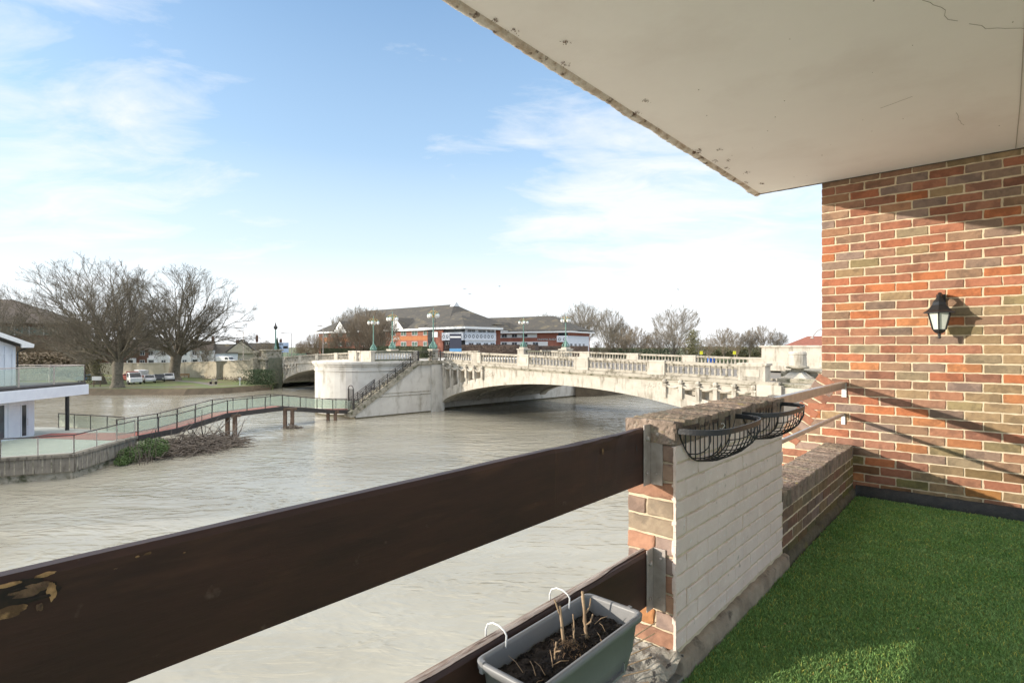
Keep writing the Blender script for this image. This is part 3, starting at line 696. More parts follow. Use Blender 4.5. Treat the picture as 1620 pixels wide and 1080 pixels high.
# waterside building
bd = empty('riverside_building', (0,0,0), 0, 'white clapboard riverside building with a gabled upper storey', 'building')
b = MB(); b.box(-46,-33.6,20,38.6,DZ,4.1); b.build('lower_storey', M['clad'], bd)
for (y0,y1) in ((36.6,37.5),(38.1,38.6)):
    b = MB()
    for i in range(16):
        z = DZ+.1+i*.165; b.box(-33.6,-33.56,y0,y1,z,z+.145)
    b.build('clapboards', M['clad'], bd)
def window(parent, x, y0, y1, z0, z1, name='window', nm=1, fr=None, side='x', off=.04, gm=None):
    fr = fr or M['clad']; b = MB(); t = .07
    def bx(b, a0,a1,c0,c1,o0,o1):
        if side == 'x': b.box(x+o0,x+o1,a0,a1,c0,c1)
        else: b.box(a0,a1,x-o1,x-o0,c0,c1)
    bx(b,y0,y1,z0,z0+t,.0,off); bx(b,y0,y1,z1-t,z1,.0,off); bx(b,y0,y0+t,z0+t,z1-t,0,off); bx(b,y1-t,y1,z0+t,z1-t,0,off)
    for k in range(1,nm+1):
        c = y0+(y1-y0)*k/(nm+1); bx(b,c-.03,c+.03,z0+t,z1-t,0,off)
    o = b.build(name, fr, parent); g = MB(); bx(g,y0+t,y1-t,z0+t,z1-t,.005,.015); g.build('pane', gm or M['glass_dark'], o); return o
window(bd, -33.6, 30.0, 36.4, DZ+.15, 3.9, nm=4)
o = window(bd, -33.6, 37.55, 38.05, DZ+.05, 3.75, 'door', nm=0)
b = MB(); b.tube([(-33.5,37.95,2.3),(-33.45,37.95,2.3),(-33.45,37.95,2.7),(-33.5,37.95,2.7)], .015, 5); b.build('handle', M['galv'], o)
b = MB(); b.box(-46,-32.0,20,41.5,4.12,4.86)
b.build('fascia', M['clad'], bd)
b = MB()
for i in range(5): b.box(-32.0,-31.975,20,41.5,4.14+i*.145,4.14+i*.145+.125); b.box(-46,-32.0,41.5,41.525,4.14+i*.145,4.14+i*.145+.125)
b.build('fascia_boards', M['clad'], bd)
b = MB(); b.box(-46,-32.1,20,41.4,4.861,5.03); b.build('upper_deck', M['iron'], bd)
b = MB(); b.box(-33.4,-33.22,41.05,41.23,DZ,4.12); b.build('support_post', M['black'], bd)
b = MB(); b.box(-46,-34.4,20,38.0,5.03,7.75); b.build('upper_storey', M['clad'], bd)
window(bd, -34.4, 33.2, 36.9, 5.1, 7.1, nm=1)
b = MB()
for i in range(4): b.box(-34.4,-34.36,30,38.0,7.15+i*.15,7.28+i*.15)
b.box(-34.4,-34.33,37.2,37.45,5.03,7.7); b.box(-34.4,-34.33,37.75,38.0,5.03,7.7)
b.build('wall_boards', M['clad'], bd)
b = MB(); b.prism_x([(38.0,7.75),(38.8,7.72),(38.8,7.9),(30.5,10.35),(22,7.9),(22,7.72),(30.5,10.1)][::-1], -46, -33.9); b.build('roof', M['roof'], bd)
b = MB(); b.prism_x([(38.85,7.62),(38.9,7.86),(30.5,10.4),(22,7.86),(22,7.6),(30.5,10.08),(37.9,7.86),(37.9,7.62)], -33.9, -33.82); b.build('bargeboard', M['white'], bd)
b = MB(); b.prism_x([(38,7.74),(30.5,10.0),(23,7.74)], -34.45, -34.38); b.build('gable', M['clad'], bd)
b = MB(); b.tube([(-33.95,38.85,7.72),(-34.1,38.3,7.5),(-34.3,38.1,7.3),(-34.3,38.1,5.0)], .045, 6); b.build('drainpipe', M['black'], bd)
gr = empty('glass_balustrade', (0,0,0), 0, 'glass balustrade round the upper balcony of the white building', 'glass railing')
glass_rail(gr, [(-32.15,22,5.03),(-32.15,41.3,5.03),(-40,41.3,5.03)], h=1.28, step=2.75, railm=M['galv'], pr=.05)
# debris raft with bush
random.seed(11)
def sticks(name, n, cx_, cy_, rx, ry, h, label, cat, lw=(.8,3), r=(.015,.05), m=None, rot=0):
    b = MB()
    for _ in range(n):
        a = random.random()*6.28; q = math.sqrt(random.random()); lx, ly = rx*q*math.cos(a), ry*q*math.sin(a)
        x = cx_+lx*math.cos(rot)-ly*math.sin(rot); y = cy_+lx*math.sin(rot)+ly*math.cos(rot); z = random.uniform(-.05, h*(1-q*.8))
        d = Vector((random.gauss(0,1),random.gauss(0,1),random.gauss(0,.3))).normalized()*random.uniform(*lw); rr = random.uniform(*r)
        k = Vector((random.uniform(-.2,.2),random.uniform(-.2,.2),random.uniform(-.1,.25)))
        b.tube([(x,y,z),Vector((x,y,z))+d*.5+k,Vector((x,y,z))+d], [rr,rr*.8,rr*.3], 4)
    o = b.build(name, m or M['twigwood']); return tag(o, label, cat, kind='stuff')
sticks('driftwood', 800, -23.6,41.2, 4.0,2.1, 1.15, 'tangled driftwood raft caught under the footbridge', 'driftwood', rot=1.15)
b = MB(); 
for _ in range(9):
    a = random.random()*6; q = random.random(); b.lathe([(.02,0),(.09,.05),(.10,.12),(.03,.16)], -22.6+.8*math.cos(a)*q, 42.2+2.0*math.sin(a)*q, 6)
o = b.build('floating_litter', M['white']); tag(o, 'white scraps of litter caught on the driftwood raft', 'litter', kind='stuff')
def leafy(b, c, rad, n, s):
    for _ in range(n):
        v = Vector((random.gauss(0,1),random.gauss(0,1),random.gauss(0,1))).normalized()*random.random()**.4
        p = Vector(c)+Vector((v.x*rad[0],v.y*rad[1],v.z*rad[2]))
        a = Vector((random.gauss(0,1) for _ in range(3))).normalized()*s; e = a.orthogonal().normalized()*s*.5
        b.add([p-a,p+e,p+a,p-e], [(0,1,2,3)])
r = empty('bush', (-25.0,36.6,0), 0, 'small bright green bush growing at the foot of the river wall', 'bush')
b = MB()
for c,rd,n in (((-.3,-.2,.5),(.7,.8,.6),1300),((.7,.9,.8),(.8,.9,.7),1300),((.1,.8,1.0),(.6,.7,.5),500),((-.2,-1.1,.3),(.45,.5,.35),400)): leafy(b, c, rd, n, .065)
b.build('foliage', M['leaf'], r)
b = MB()
for _ in range(60):
    x,y = random.uniform(-.6,1.2),random.uniform(-1,1.6); b.tube([(x,y,-.1),(x+random.uniform(-.4,.4),y+random.uniform(-.4,.4),random.uniform(.6,1.9))], [.02,.006], 4)
b.build('stems', M['twigwood'], r)
sticks('driftwood', 60, -20.6,51.6, .8,.4,.35, 'clump of driftwood round the middle footbridge piles', 'driftwood', lw=(.2,.9), r=(.02,.06))
sticks('driftwood', 60, -26.6,33.6, .5,.9,.6, 'snagged twigs at the bend of the river wall', 'driftwood', lw=(.4,1.4), r=(.01,.03))
sticks('driftwood', 26, -24.2,46.9, .7,.3,.1, 'few twigs at the nearer footbridge piles', 'driftwood', lw=(.2,.6), r=(.02,.04))
# ================================================================== TREES
def ftube(V, Fc, pts, rs, n):
    base = len(V); prev = None; k = len(pts)
    for i, p in enumerate(pts):
        d = (pts[i+1]-p) if i < k-1 else (p-pts[i-1])
        a = d.cross(Vector((0.31,0.22,.93))) if prev is None else prev-d*(prev.dot(d)/max(1e-9,d.length_squared))
        if a.length < 1e-6: a = d.orthogonal()
        a.normalize(); prev = a; b = d.cross(a); b.normalize()
        for j in range(n):
            t = 6.28318*j/n; V.append(p+(a*math.cos(t)+b*math.sin(t))*rs[i])
    for i in range(k-1):
        for j in range(n):
            Fc.append((base+i*n+j, base+i*n+(j+1)%n, base+(i+1)*n+(j+1)%n, base+(i+1)*n+j))
def bez(a, b, c, n): return [a*(1-t)**2+b*2*t*(1-t)+c*t*t for t in [i/n for i in range(n+1)]]
def make_tree(rnd, H, crown_r, fork=.18, tr=.8, limbs=9, dens=(8,7,5,3), lean=(0,0), upright=.35, flat=.5, droop=.0, twig=.012, zc=.56):
    """bare tree: flared trunk, limbs reaching an ellipsoid crown, four further orders of branches"""
    TV, TF, CV, CF = [], [], [], []
    fz = H*fork; fork_p = Vector((lean[0]*.25, lean[1]*.25, fz))
    ftube(TV, TF, [Vector((0,0,-.4)),Vector((0,0,.15)),Vector((0,0,.8)),fork_p*.55+Vector((rnd.uniform(-.1,.1),0,0)),fork_p,fork_p+Vector((0,0,tr))], [tr*1.75,tr*1.4,tr*1.08,tr*.9,tr*1.0,tr*.4], 12)
    C = Vector((lean[0], lean[1], H*zc)); rz_ = H*(1-zc)
    def grow(pts, r0, lvl, L):
        n = dens[lvl] if lvl < len(dens) else 0
        if not n: return
        k = len(pts)-1
        for i in range(n):
            t = .18+.8*(i+rnd.random())/n; f = t*k; j = min(int(f), k-1); p = pts[j].lerp(pts[j+1], f-j); d = (pts[j+1]-pts[j]).normalized()
            s = d.orthogonal(); s.rotate(Matrix.Rotation(rnd.random()*6.283, 3, d))
            out = p-C; out.z *= .6; out = out.normalized() if out.length > .1 else s
            ang = rnd.uniform(.45,.85)
            nd = (d*math.cos(ang)+s*math.sin(ang)+out*.35+Vector((0,0,upright*.5))).normalized()
            l = L*rnd.uniform(.38,.62)*(1.1-.5*t)
            e = p+nd*l; q = (e-C); lim = math.sqrt((q.x/crown_r)**2+(q.y/crown_r)**2+(q.z/rz_)**2)
            if lim > 1.04: l *= max(.3, 1.04/lim*.8)
            e = p+nd*l; m = p+nd*l*.5+Vector((rnd.gauss(0,.09),rnd.gauss(0,.09),rnd.gauss(0,.07)+ .06))*l
            e += Vector((0,0,-droop*l+upright*l*.25))
            r = max(twig, r0*(1-t*.6)*.42); ns = 3 if lvl < 2 else 2
            bp = bez(p, m, e, ns)
            ftube(CV, CF, bp, [r*(1-.72*x/ns) for x in range(ns+1)], 4 if lvl < 1 else 3)
            grow(bp, r, lvl+1, l)
    for i in range(limbs):
        a = i*2.39996+rnd.random()*.5; el = (i+.6)/limbs
        rr = math.sqrt(el)*.97; v = Vector((math.cos(a)*rr, math.sin(a)*rr, 0)); v.z = (1-rr*rr)**.5*.98-flat*.5*rr
        T = C+Vector((v.x*crown_r, v.y*crown_r, v.z*rz_))
        T += Vector((rnd.gauss(0,.05),rnd.gauss(0,.05),rnd.gauss(0,.04)))*crown_r
        base = fork_p*(rnd.uniform(.82,1.05)); L = (T-base).length
        mid = base.lerp(T, .5)+Vector((-v.x*.10*crown_r, -v.y*.10*crown_r, 0))+Vector((rnd.gauss(0,.05),rnd.gauss(0,.05),rnd.gauss(0,.03)+.07*rr))*L
        bp = bez(base, mid, T, 7)
        for x in range(1,7): bp[x] += Vector((rnd.gauss(0,1),rnd.gauss(0,1),rnd.gauss(0,.7)))*L*.012
        r0 = tr*rnd.uniform(.26,.38)
        ftube(CV, CF, bp, [max(.02, r0*(1-.93*(x/7)**.8)) for x in range(8)], 6)
        grow(bp, r0, 0, L*.75)
    return TV, TF, CV, CF
def mesh_of(name, V, Fc, m):
    me = bpy.data.meshes.new(name); me.from_pydata([tuple(v) for v in V], [], Fc); me.materials.append(m)
    me.polygons.foreach_set('use_smooth', [True]*len(me.polygons)); return me
def tree(loc, label, group, rz=0, sc=1, seed=1, name='bare_tree', m1='bark', m2='bark', sz=None, **k):
    V1,F1,V2,F2 = make_tree(random.Random(seed), **k)
    r = empty(name, loc, rz, label, 'tree', group); r.scale = (sc,sc,sz or sc)
    t = link(bpy.data.objects.new('trunk', mesh_of('trunk', V1, F1, M[m1]))); t.parent = r
    c = link(bpy.data.objects.new('crown', mesh_of('crown', V2, F2, M[m2]))); c.parent = r
    return r
def place(px, py, d, z): return Vector(((px-CX)/F*d, d, z))
G1 = 'plane trees in the riverside park'
t1 = tree(place(186,613,90,.9), 'big bare plane tree nearest the water, thick trunk with an arm reaching right', G1, seed=7, H=20.3, crown_r=11.5, tr=.78, fork=.20, limbs=23, dens=(9,8,5,4), flat=1.15, lean=(.2,0), zc=.50, twig=.014)
t2 = tree(place(275,600,112,1.1), 'broad bare plane tree standing right of the parked cars', G1, seed=12, H=22.8, crown_r=14.0, tr=1.0, fork=.20, limbs=23, dens=(9,8,5,4), flat=1.15, lean=(2.0,0), zc=.50, twig=.016)
t3 = tree(place(157,607,99,.9), 'leaning bare plane tree behind the thick trunked one', G1, seed=21, H=22.5, crown_r=12.5, tr=.85, fork=.16, limbs=18, dens=(9,8,5,3), flat=1.1, lean=(-4.5,1), zc=.52, twig=.014)
t4 = copy_tree(t3); t4.location = place(6,600,118,1); t4.rotation_euler.z = 2.2; t4.scale = (.80,.80,.82); tag(t4, 'bare tree above the white building roof at the left edge')
G2 = 'bare trees behind the bridge and hotel'
proto = tree(place(945,0,215,2), 'tall airy bare tree just right of the hotel roof', G2, seed=31, m1='twig', m2='twig', H=22, crown_r=8.5, tr=.5, fork=.14, limbs=18, dens=(8,7,5,3), flat=.1, upright=.8, zc=.55, twig=.02)
proto.location = place(922,0,212,1.5)
protoB = tree(place(1062,0,180,2), 'leaning bare tree with several long pale stems', G2, seed=44, m1='twig', m2='twig', H=18, crown_r=9.5, tr=.55, fork=.08, limbs=13, dens=(9,8,5,3), flat=.25, upright=.55, lean=(2,0), zc=.58, twig=.022)
protoC = tree(place(1145,0,250,2), 'rounded bare tree alone in the gap right of the leaning tree', G2, seed=52, m1='twig_brown', m2='twig_brown', H=14, crown_r=8, tr=.4, fork=.12, limbs=14, dens=(8,6,5,3), flat=.1, upright=.7, zc=.5, twig=.02)
def cp(src, px, d, z, rz, sc, label, szf=1, name=None):
    o = copy_tree(src); o.location = place(px,0,d,z); o.rotation_euler.z = rz; o.scale = (sc,sc,sc*szf); tag(o, label); return o
cp(proto, 962, 205, 1.5, 1.3, .88, 'bare tree between the tallest one and the leaning stems', 1.0)
cp(proto, 893, 235, 1.5, 2.3, .88, 'bare tree rising behind the right end of the hotel roof')
cp(proto, 862, 262, 1.5, 2.9, .95, 'faint bare tree top showing over the right hotel ridge')
cp(proto, 776, 265, 1.5, 3.9, .85, 'faint bare tree top in the dip between the two hotel roofs')
cp(protoC, 1000, 190, 1.5, .4, .92, 'low dense bare tree left of the leaning stems')
cp(protoC, 1022, 205, 1.5, 1.9, .82, 'small bushy bare tree behind the leaning stems', .9)
cp(protoC, 978, 185, 1.5, 4.4, .70, 'low brown thicket tree right of the hotel wing', .9)
cp(protoC, 945, 182, 1.5, 5.1, .62, 'lowest brown thicket tree beside the hotel wing end', .9)
cp(protoC, 1092, 172, 1.5, 5.3, .62, 'dark dense tree at the right foot of the leaning stems', 1.05)
cp(proto, 1186, 262, 1.8, 1.1, .60, 'slender bare tree on the left of the far right clump', 1)
cp(protoC, 1206, 258, 1.8, 2.1, 1.10, 'broad bare tree in the middle of the far right clump', 1.0)
cp(proto, 1232, 262, 1.8, 4.1, .62, 'thin bare tree on the right of the far right clump', .9)
cp(protoC, 1042, 196, 1.5, 2.7, .80, 'low bare tree at the left foot of the leaning stems', 1.0)
cp(proto, 984, 222, 1.5, 5.6, .68, 'slim bare tree in the middle of the clump right of the hotel')
cp(protoC, 1122, 240, 1.6, 3.3, .70, 'small bare tree filling the gap right of the ivy clad one')
cp(protoC, 1166, 262, 1.8, .9, .85, 'brown bare tree between the lone one and the far right clump')
cp(proto, 545, 205, 2, 1.7, .78, 'bare tree standing left of the big hotel roof')
cp(proto, 566, 212, 2, 3.1, .92, 'taller bare tree behind the left end of the hotel roof')
G3 = 'shrubby bare trees in front of the hotel'
protoD = tree(place(592,0,116,4.2), 'fan shaped bare shrub tree left of the middle bridge lamp', G3, seed=61, m1='twig_brown', m2='twig_brown', H=7.6, crown_r=3.6, tr=.2, fork=.06, limbs=22, dens=(7,6,5), flat=0, upright=1.0, zc=.45, twig=.015)
sp = [(498,150,.34,'twiggy shrub tree nearest the street lamp'),(522,128,.34,'low bare shrub tree below the left end of the hotel eaves'),(545,120,.40,'bare shrub tree covering the left hotel windows'),
      (572,112,.48,'tall many stemmed shrub tree before the hotel wall'),(600,110,.50,'dense shrub tree behind the smaller bridge lamp'),(585,118,.56,'tallest shrub tree in front of the hotel roof'),(478,160,.25,'small shrub tree right of the road sign')]
for i,(px,d,sc,l) in enumerate(sp):
    o = cp(protoD, px, d, 4.2, i*1.7, sc*2.6, l, 1.0); o['group'] = G3
# garden trees and dark small trees near the far bank wall
G4 = 'small trees by the far houses'
sm = [(322,150,.42,'small bare tree in front of the white terrace houses'),(206,170,.5,'small bare tree seen between the two big trunks'),(120,140,.55,'scrubby bare tree left of the leaning plane tree'),
      (96,125,.52,'scrubby bare tree beside the brown roofed block'),(70,128,.6,'brown bare tree over the upper balcony'),(418,190,.55,'faint bare tree left of the slim lamp'),(45,120,.55,'brown bare tree behind the drainpipe'),(60,150,.5,'scrubby bare tree behind the roof corner')]
for i,(px,d,sc,l) in enumerate(sm):
    o = cp(protoC, px, d, 1.5, i*1.3, sc, l, 1.05); o['group'] = G4
def thicket(name, pts, n, h, m, label, cat, s=.22):
    b = MB(); rnd = random.Random(hash(name)%99 if False else len(label))
    for _ in range(n):
        f = rnd.random()*(len(pts)-1); i = int(f); p = Vector(pts[i]).lerp(Vector(pts[i+1]), f-i)
        p += Vector((rnd.gauss(0,1.0), rnd.gauss(0,1.2), rnd.random()**1.5*h))
        a = Vector((rnd.gauss(0,1),rnd.gauss(0,1),rnd.gauss(0,1))).normalized()*s; e = a.orthogonal().normalized()*s*.5
        b.add([p-a,p+e,p+a,p-e], [(0,1,2,3)])
    return tag(b.build(name, M[m]), label, cat, kind='stuff')
thicket('undergrowth', [place(900,0,188,1.5),place(980,0,185,1.5),place(1110,0,180,1.5)], 9000, 5.5, 'evergreen', 'dark undergrowth along the far bank right of the hotel', 'undergrowth', .35)
thicket('undergrowth', [place(1110,0,270,1.8),place(1180,0,272,1.8),place(1260,0,275,1.8)], 7000, 6, 'olive', 'olive brown undergrowth beneath the far right trees', 'undergrowth', .5)
thicket('ivy', [place(1092,0,166,2),place(1100,0,167,3)], 3500, 10, 'olive', 'hanging olive ivy on the dense tree right of the leaning stems', 'ivy', .22)
thicket('undergrowth', [place(20,0,108,1),place(80,0,112,1),place(140,0,116,1)], 9000, 5.5, 'twig_brown', 'brown scrub behind the upper glass balcony', 'undergrowth', .28)
thicket('ivy', [place(146,0,98,1),place(152,0,98,2)], 1500, 7.5, 'olive', 'olive ivy hanging on the leaning plane tree', 'ivy', .14)
thicket('undergrowth', [place(400,0,99,.6),place(422,0,98,.6)], 4200, 3.0, 'evergreen', 'dark bushes at the water edge left of the bridge', 'undergrowth', .12)
thicket('undergrowth', [place(330,0,122,1),place(400,0,108,1)], 3000, .7, 'hedgebrown', 'low rusty brown planting below the cream wall', 'undergrowth', .12)
thicket('undergrowth', [place(470,0,180,3),place(520,0,165,3)], 2600, 5.5, 'hedgebrown', 'brown scrub beyond the bridge left of the hotel', 'undergrowth', .25)
# hedges
def hedge(name, p0, p1, th, z0, z1, m, label):
    p0 = Vector(p0); p1 = Vector(p1); d = (p1-p0); L = d.length; a = math.atan2(d.y,d.x)
    r = empty(name, (p0.x,p0.y,0), a, label, 'hedge'); b = MB(); b.box(0,L,0,th,z0,z1-.05); b.build('hedge_core', M[m], r)
    b = MB(); rnd = random.Random(len(label))
    for _ in range(int(L*420)):
        x = rnd.uniform(0,L); y,z = (rnd.uniform(-.08,.1), rnd.uniform(z0,z1)) if rnd.random()<.6 else (rnd.uniform(0,th), z1+rnd.gauss(0,.05))
        q = Vector((x,y,z)); aa = Vector((rnd.gauss(0,1),rnd.gauss(0,1),rnd.gauss(0,1))).normalized()*.11; e = aa.orthogonal().normalized()*.06
        b.add([q-aa,q+e,q+aa,q-e], [(0,1,2,3)])
    b.build('leaves', M[m], r)
hedge('hedge', (place(590,0,104,0)), (place(668,0,92,0)), 1.5, 4, 7.65, 'hedge', 'clipped green hedge behind the terrace balustrade')
hedge('hedge', (place(704,0,112,0)), (place(846,0,104,0)), 2, 4, 7.95, 'hedgebrown', 'long brown beech hedge in front of the hotel')
hedge('hedge', (place(846,0,118,0)), (place(930,0,116,0)), 2, 4, 7.7, 'hedgebrown', 'dark hedge below the right end of the hotel wing')
hedge('hedge', (place(508,0,120,0)), (place(575,0,112,0)), 1.5, 4, 7.2, 'hedge', 'low hedge under the bare shrub trees')
# ================================================================== HOTEL
HA = math.atan2(-.657,.754)
ho = empty('hotel', (-59.8,170,0), HA, 'large two storey red brick hotel with a sweeping dark tiled roof', 'building')
def hiproof(b, x0, x1, y0, y1, ze, zr, rx0, rx1, ry=None, th=.35):
    ry = (y0+y1)/2 if ry is None else ry
    vs = [(x0,y0,ze),(x1,y0,ze),(x1,y1,ze),(x0,y1,ze),(rx0,ry,zr),(rx1,ry,zr)]
    b.add(vs, [(0,1,5,4),(1,2,5),(2,3,4,5),(3,0,4),(3,2,1,0)])
b = MB(); b.box(0,56,0,22,2,12); b.build('brick_wall', M['redbrick'], ho)
b = MB(); hiproof(b, -1.2, 60, -1.2, 23, 12.02, 18.9, 8, 49.5); b.build('roof', M['roof'], ho)
b = MB(); b.box(-1.25,55,-1.3,-1.1,11.65,12.15); b.box(-1.3,-1.1,-1.1,23,11.65,12.15); b.build('eaves_board', M['white'], ho)
b = MB(); b.box(55,68,-3,7,2,12); b.build('wing_wall', M['redbrick'], ho)
b = MB(); hiproof(b, 53.5, 69.3, -4.3, 8.2, 12.02, 15.2, 60, 61.6, 2); b.build('roof', M['roof'], ho)
b = MB(); hiproof(b, 50, 66.5, 0, 13, 13.0, 16.4, 55, 59.5, 7); b.build('roof', M['roof'], ho)
b = MB(); b.box(53.4,69.4,-4.4,-4.2,11.65,12.15); b.box(69.2,69.4,-4.2,8.2,11.65,12.15); b.box(53.4,53.6,-4.2,-1.3,11.65,12.15); b.build('eaves_board', M['white'], ho)
b = MB(); b.prism_x([(9.2,17.6),(12.6,17.6),(10.9,19.6)], 49.0, 50.4); b.build('ridge_gablet', M['white'], ho)
# white gables over the front
for x in (14.0, 40.5):
    b = MB(); b.prism_y([(x-3.1,12.2),(x+3.1,12.2),(x,15.0)], -1.35, -1.15); g = b.build('gable', M['white'], ho)
    b = MB(); b.add([(x-3.5,-1.5,12.05),(x,-1.5,15.2),(x+3.5,-1.5,12.05),(x,8,15.2),(x-3.5,1.2,12.9),(x+3.5,1.2,12.9)], [(0,1,3,4),(1,2,5,3)]); b.build('gable_roof', M['roof'], g)
greenish = mat('reflecting_glass', (.16,.24,.20), (.08,.11,.10), .7, .15)
for z0 in (10.5, 7.8):
    for x in [3,7,11,15.5,19.5,23.5,27.5,32,36.5,41,45.5,50]:
        window(ho, 0, x, x+2.2, z0, z0+1.15, side='y', off=.08, nm=1, gm=greenish)
b = MB(); b.box(0,55,-.06,0,9.3,10.35); b.build('brick_band', mat('orange_brick', (.50,.20,.085), (.42,.16,.07), .8, .9), ho)
# glazed stair bay, brick column, balconies
b = MB(); b.box(55.3,57.4,-3.06,-3.0,4,11.6); b.build('glazed_bay', M['glass_dark'], ho)
b = MB(); b.box(57.5,61,-3.3,-3.0,2,11.7); b.build('brick_column', M['redbrick'], ho)
def xband(x0,x1,y0,y1,z0,z1,name,side):
    b = MB()
    if side == 'y': b.box(x0,x1,y0,y1,z0,z1)
    else: b.box(x0,x1,y0,y1,z0,z1)
    o = b.build(name, M['clad'], ho); b = MB(); s = .62; zc = (z0+z1)/2
    n = int(((x1-x0) if side == 'y' else (y1-y0))/1.25)
    for i in range(n):
        for k in range(8):
            a0, a1 = k*math.pi/4, (k+1)*math.pi/4; c = (i+.5)*1.25
            for (r0) in (.34,):
                if side == 'y': p = [(x0+c+r0*math.cos(a), y0-.02, zc+r0*math.sin(a)) for a in (a0,a1)]
                else: p = [(x1+.02, y0+c+r0*math.cos(a), zc+r0*math.sin(a)) for a in (a0,a1)]
                b.tube(p, .06, 4)
    b.build('lattice', M['black'], o); return o
xband(61.2,68.4,-3.9,-3.5,9.1,10.9,'balcony_front','y'); xband(68.0,68.4,-3.9,6.8,9.1,10.9,'balcony_front','x')
b = MB(); b.box(61.1,68.02,-3.05,-3.0,4,9.05); b.box(61.1,68.02,-3.04,-3.0,9.1,11.65); b.build('shaded_glazing', M['glass_dark'], ho)
b = MB(); b.box(68.0,68.06,-3,7,2,11.65); b.build('white_wall', M['clad'], ho)
for y in (-2,.4,2.8,5.1): window(ho, 68.07, y, y+1.6, 6.4, 8.6, off=.06, nm=1)
for x in (61.8,64.5): window(ho, -3.07, x, x+1.7, 7.0, 8.8, side='y', off=.06, nm=1, fr=M['clad'])
for y in (-2.4,1,4): window(ho, 68.07, y, y+2.6, 10.9, 11.6, off=.05, nm=1)
b = MB(); b.tube([(34,12,18.4),(34,12,22.5)], .06, 5); b.build('mast', M['galv'], ho)
def text(s, size, m, parent, name, mat4):
    cu = bpy.data.curves.new(name, 'FONT'); cu.body = s; cu.size = size; cu.extrude = .03; cu.resolution_u = 2; cu.space_character = 1.15
    to = bpy.data.objects.new(name, cu); link(to); bpy.context.view_layer.update()
    me = bpy.data.meshes.new_from_object(to.evaluated_get(bpy.context.evaluated_depsgraph_get())); bpy.data.objects.remove(to)
    me.materials.clear(); me.materials.append(m); me.transform(mat4)
    o = link(bpy.data.objects.new(name, me)); o.parent = parent; return o
FR = Matrix.Rotation(R_(90), 4, 'X')
text('CROWNE PLAZA', 1.05, M['white'], ho, 'wall_lettering', Matrix.Translation((31.6,-.16,9.47)) @ FR)
b = MB(); b.lathe([(.45,0),(.45,.06)], n=10); b.xf(Matrix.Translation((30.6,-.1,9.85)) @ FR); b.build('round_emblem', M['render'], ho)
# right wing
ho2A = math.atan2(-.51,.86)
h2 = empty('hotel_wing', (-5.5,170,0), ho2A, 'long white windowed hotel wing with dark hipped roof right of the main block', 'building')
b = MB(); b.box(-14,25,0,16,2,12); b.build('brick_wall', M['redbrick'], h2)
b = MB(); hiproof(b, -18, 26.1, -1.2, 17.2, 12.02, 17.1, -12, 16.5); b.build('roof', M['roof'], h2)
b = MB(); hiproof(b, 15, 26.2, 5, 18, 12.4, 14.6, 18.5, 21); b.build('roof', M['roof'], h2)
b = MB(); b.box(-14,26.3,-1.3,-1.15,11.7,12.12); b.box(26.15,26.3,-1.15,17,11.7,12.12); b.build('eaves_board', M['white'], h2)
b = MB(); b.box(-14,15,-.1,0,10.35,11.5); b.box(-14,18.6,-.1,0,7.9,9.15); b.build('white_band', M['white'], h2)
for z0,xe in ((10.45,15),(8.0,18.6)):
    x = -8
    while x < xe-1.8: window(h2, -.11, x, x+1.9, z0, z0+1.0, side='y', off=.05, nm=1); x += 3.6
b = MB(); b.prism_y([(-.2,12.2),(6.0,12.2),(2.9,14.9)], -1.35, -1.2); g = b.build('gable', M['white'], h2)
b = MB(); b.add([(-.6,-1.45,12.05),(2.9,-1.45,15.1),(6.4,-1.45,12.05),(2.9,6,15.1)], [(0,1,3),(1,2,3)]); b.build('gable_roof', M['roof'], g)
b = MB(); b.box(22,25.4,-1.1,-.8,9.0,10.8); o = b.build('balcony_front', M['clad'], h2)
b = MB()
for i in range(2):
    for k in range(8):
        p = [(22.9+1.5*i+.36*math.cos(a),-1.13,9.8+.36*math.sin(a)) for a in (k*math.pi/4,(k+1)*math.pi/4)]; b.tube(p,.07,4)
b.build('lattice', M['black'], o)
b = MB(); b.box(25.01,25.2,-.8,15,6.2,10.8); b.build('white_wall', M['clad'], h2)
for y in (1,4,7,10): window(h2, 25.22, y, y+1.6, 6.5, 8.6, off=.05)
b = MB(); b.box(22.0,25,-.05,0,10.85,11.6); b.build('shaded_glazing', M['glass_dark'], h2)
text('CROWNE PLAZA', .72, M['black'], h2, 'wall_lettering', Matrix.Translation((15.25,-.14,9.50)) @ FR)
text('CROWNE PLAZA', .72, M['white'], h2, 'wall_lettering', Matrix.Translation((15.2,-.17,9.54)) @ FR)
# ================================================================== FAR BUILDINGS
ob = empty('brick_block', place(-40,0,128,0), .35, 'brown brick office block with dark pitched roof behind the left trees', 'building')
b = MB(); b.box(-30,16,0,20,1,13.2); b.build('brick_wall', M['darkbrick'], ob)
b = MB(); hiproof(b, -32, 17.5, -1.5, 22, 13.2, 19.5, -20, 3); b.build('roof', M['roof2'], ob)
b = MB(); b.box(-30,16.05,-.1,-.02,10.4,12.4); b.build('window_band', greenish, ob)
b = MB()
for i in range(16): b.box(-29+i*2.8,-28.8+i*2.8,-.2,-.05,10.3,12.5)
b.build('window_mullions', M['white'], ob)
lo = empty('low_block', place(66,0,150,0), .2, 'low dark flat roofed block beside the brown brick offices', 'building')
b = MB(); b.box(0,16,0,10,1,6.3); b.build('wall', M['darkbrick'], lo); b = MB(); b.box(-.4,16.4,-.4,10.4,6.3,6.8); b.build('roof', M['roof2'], lo)
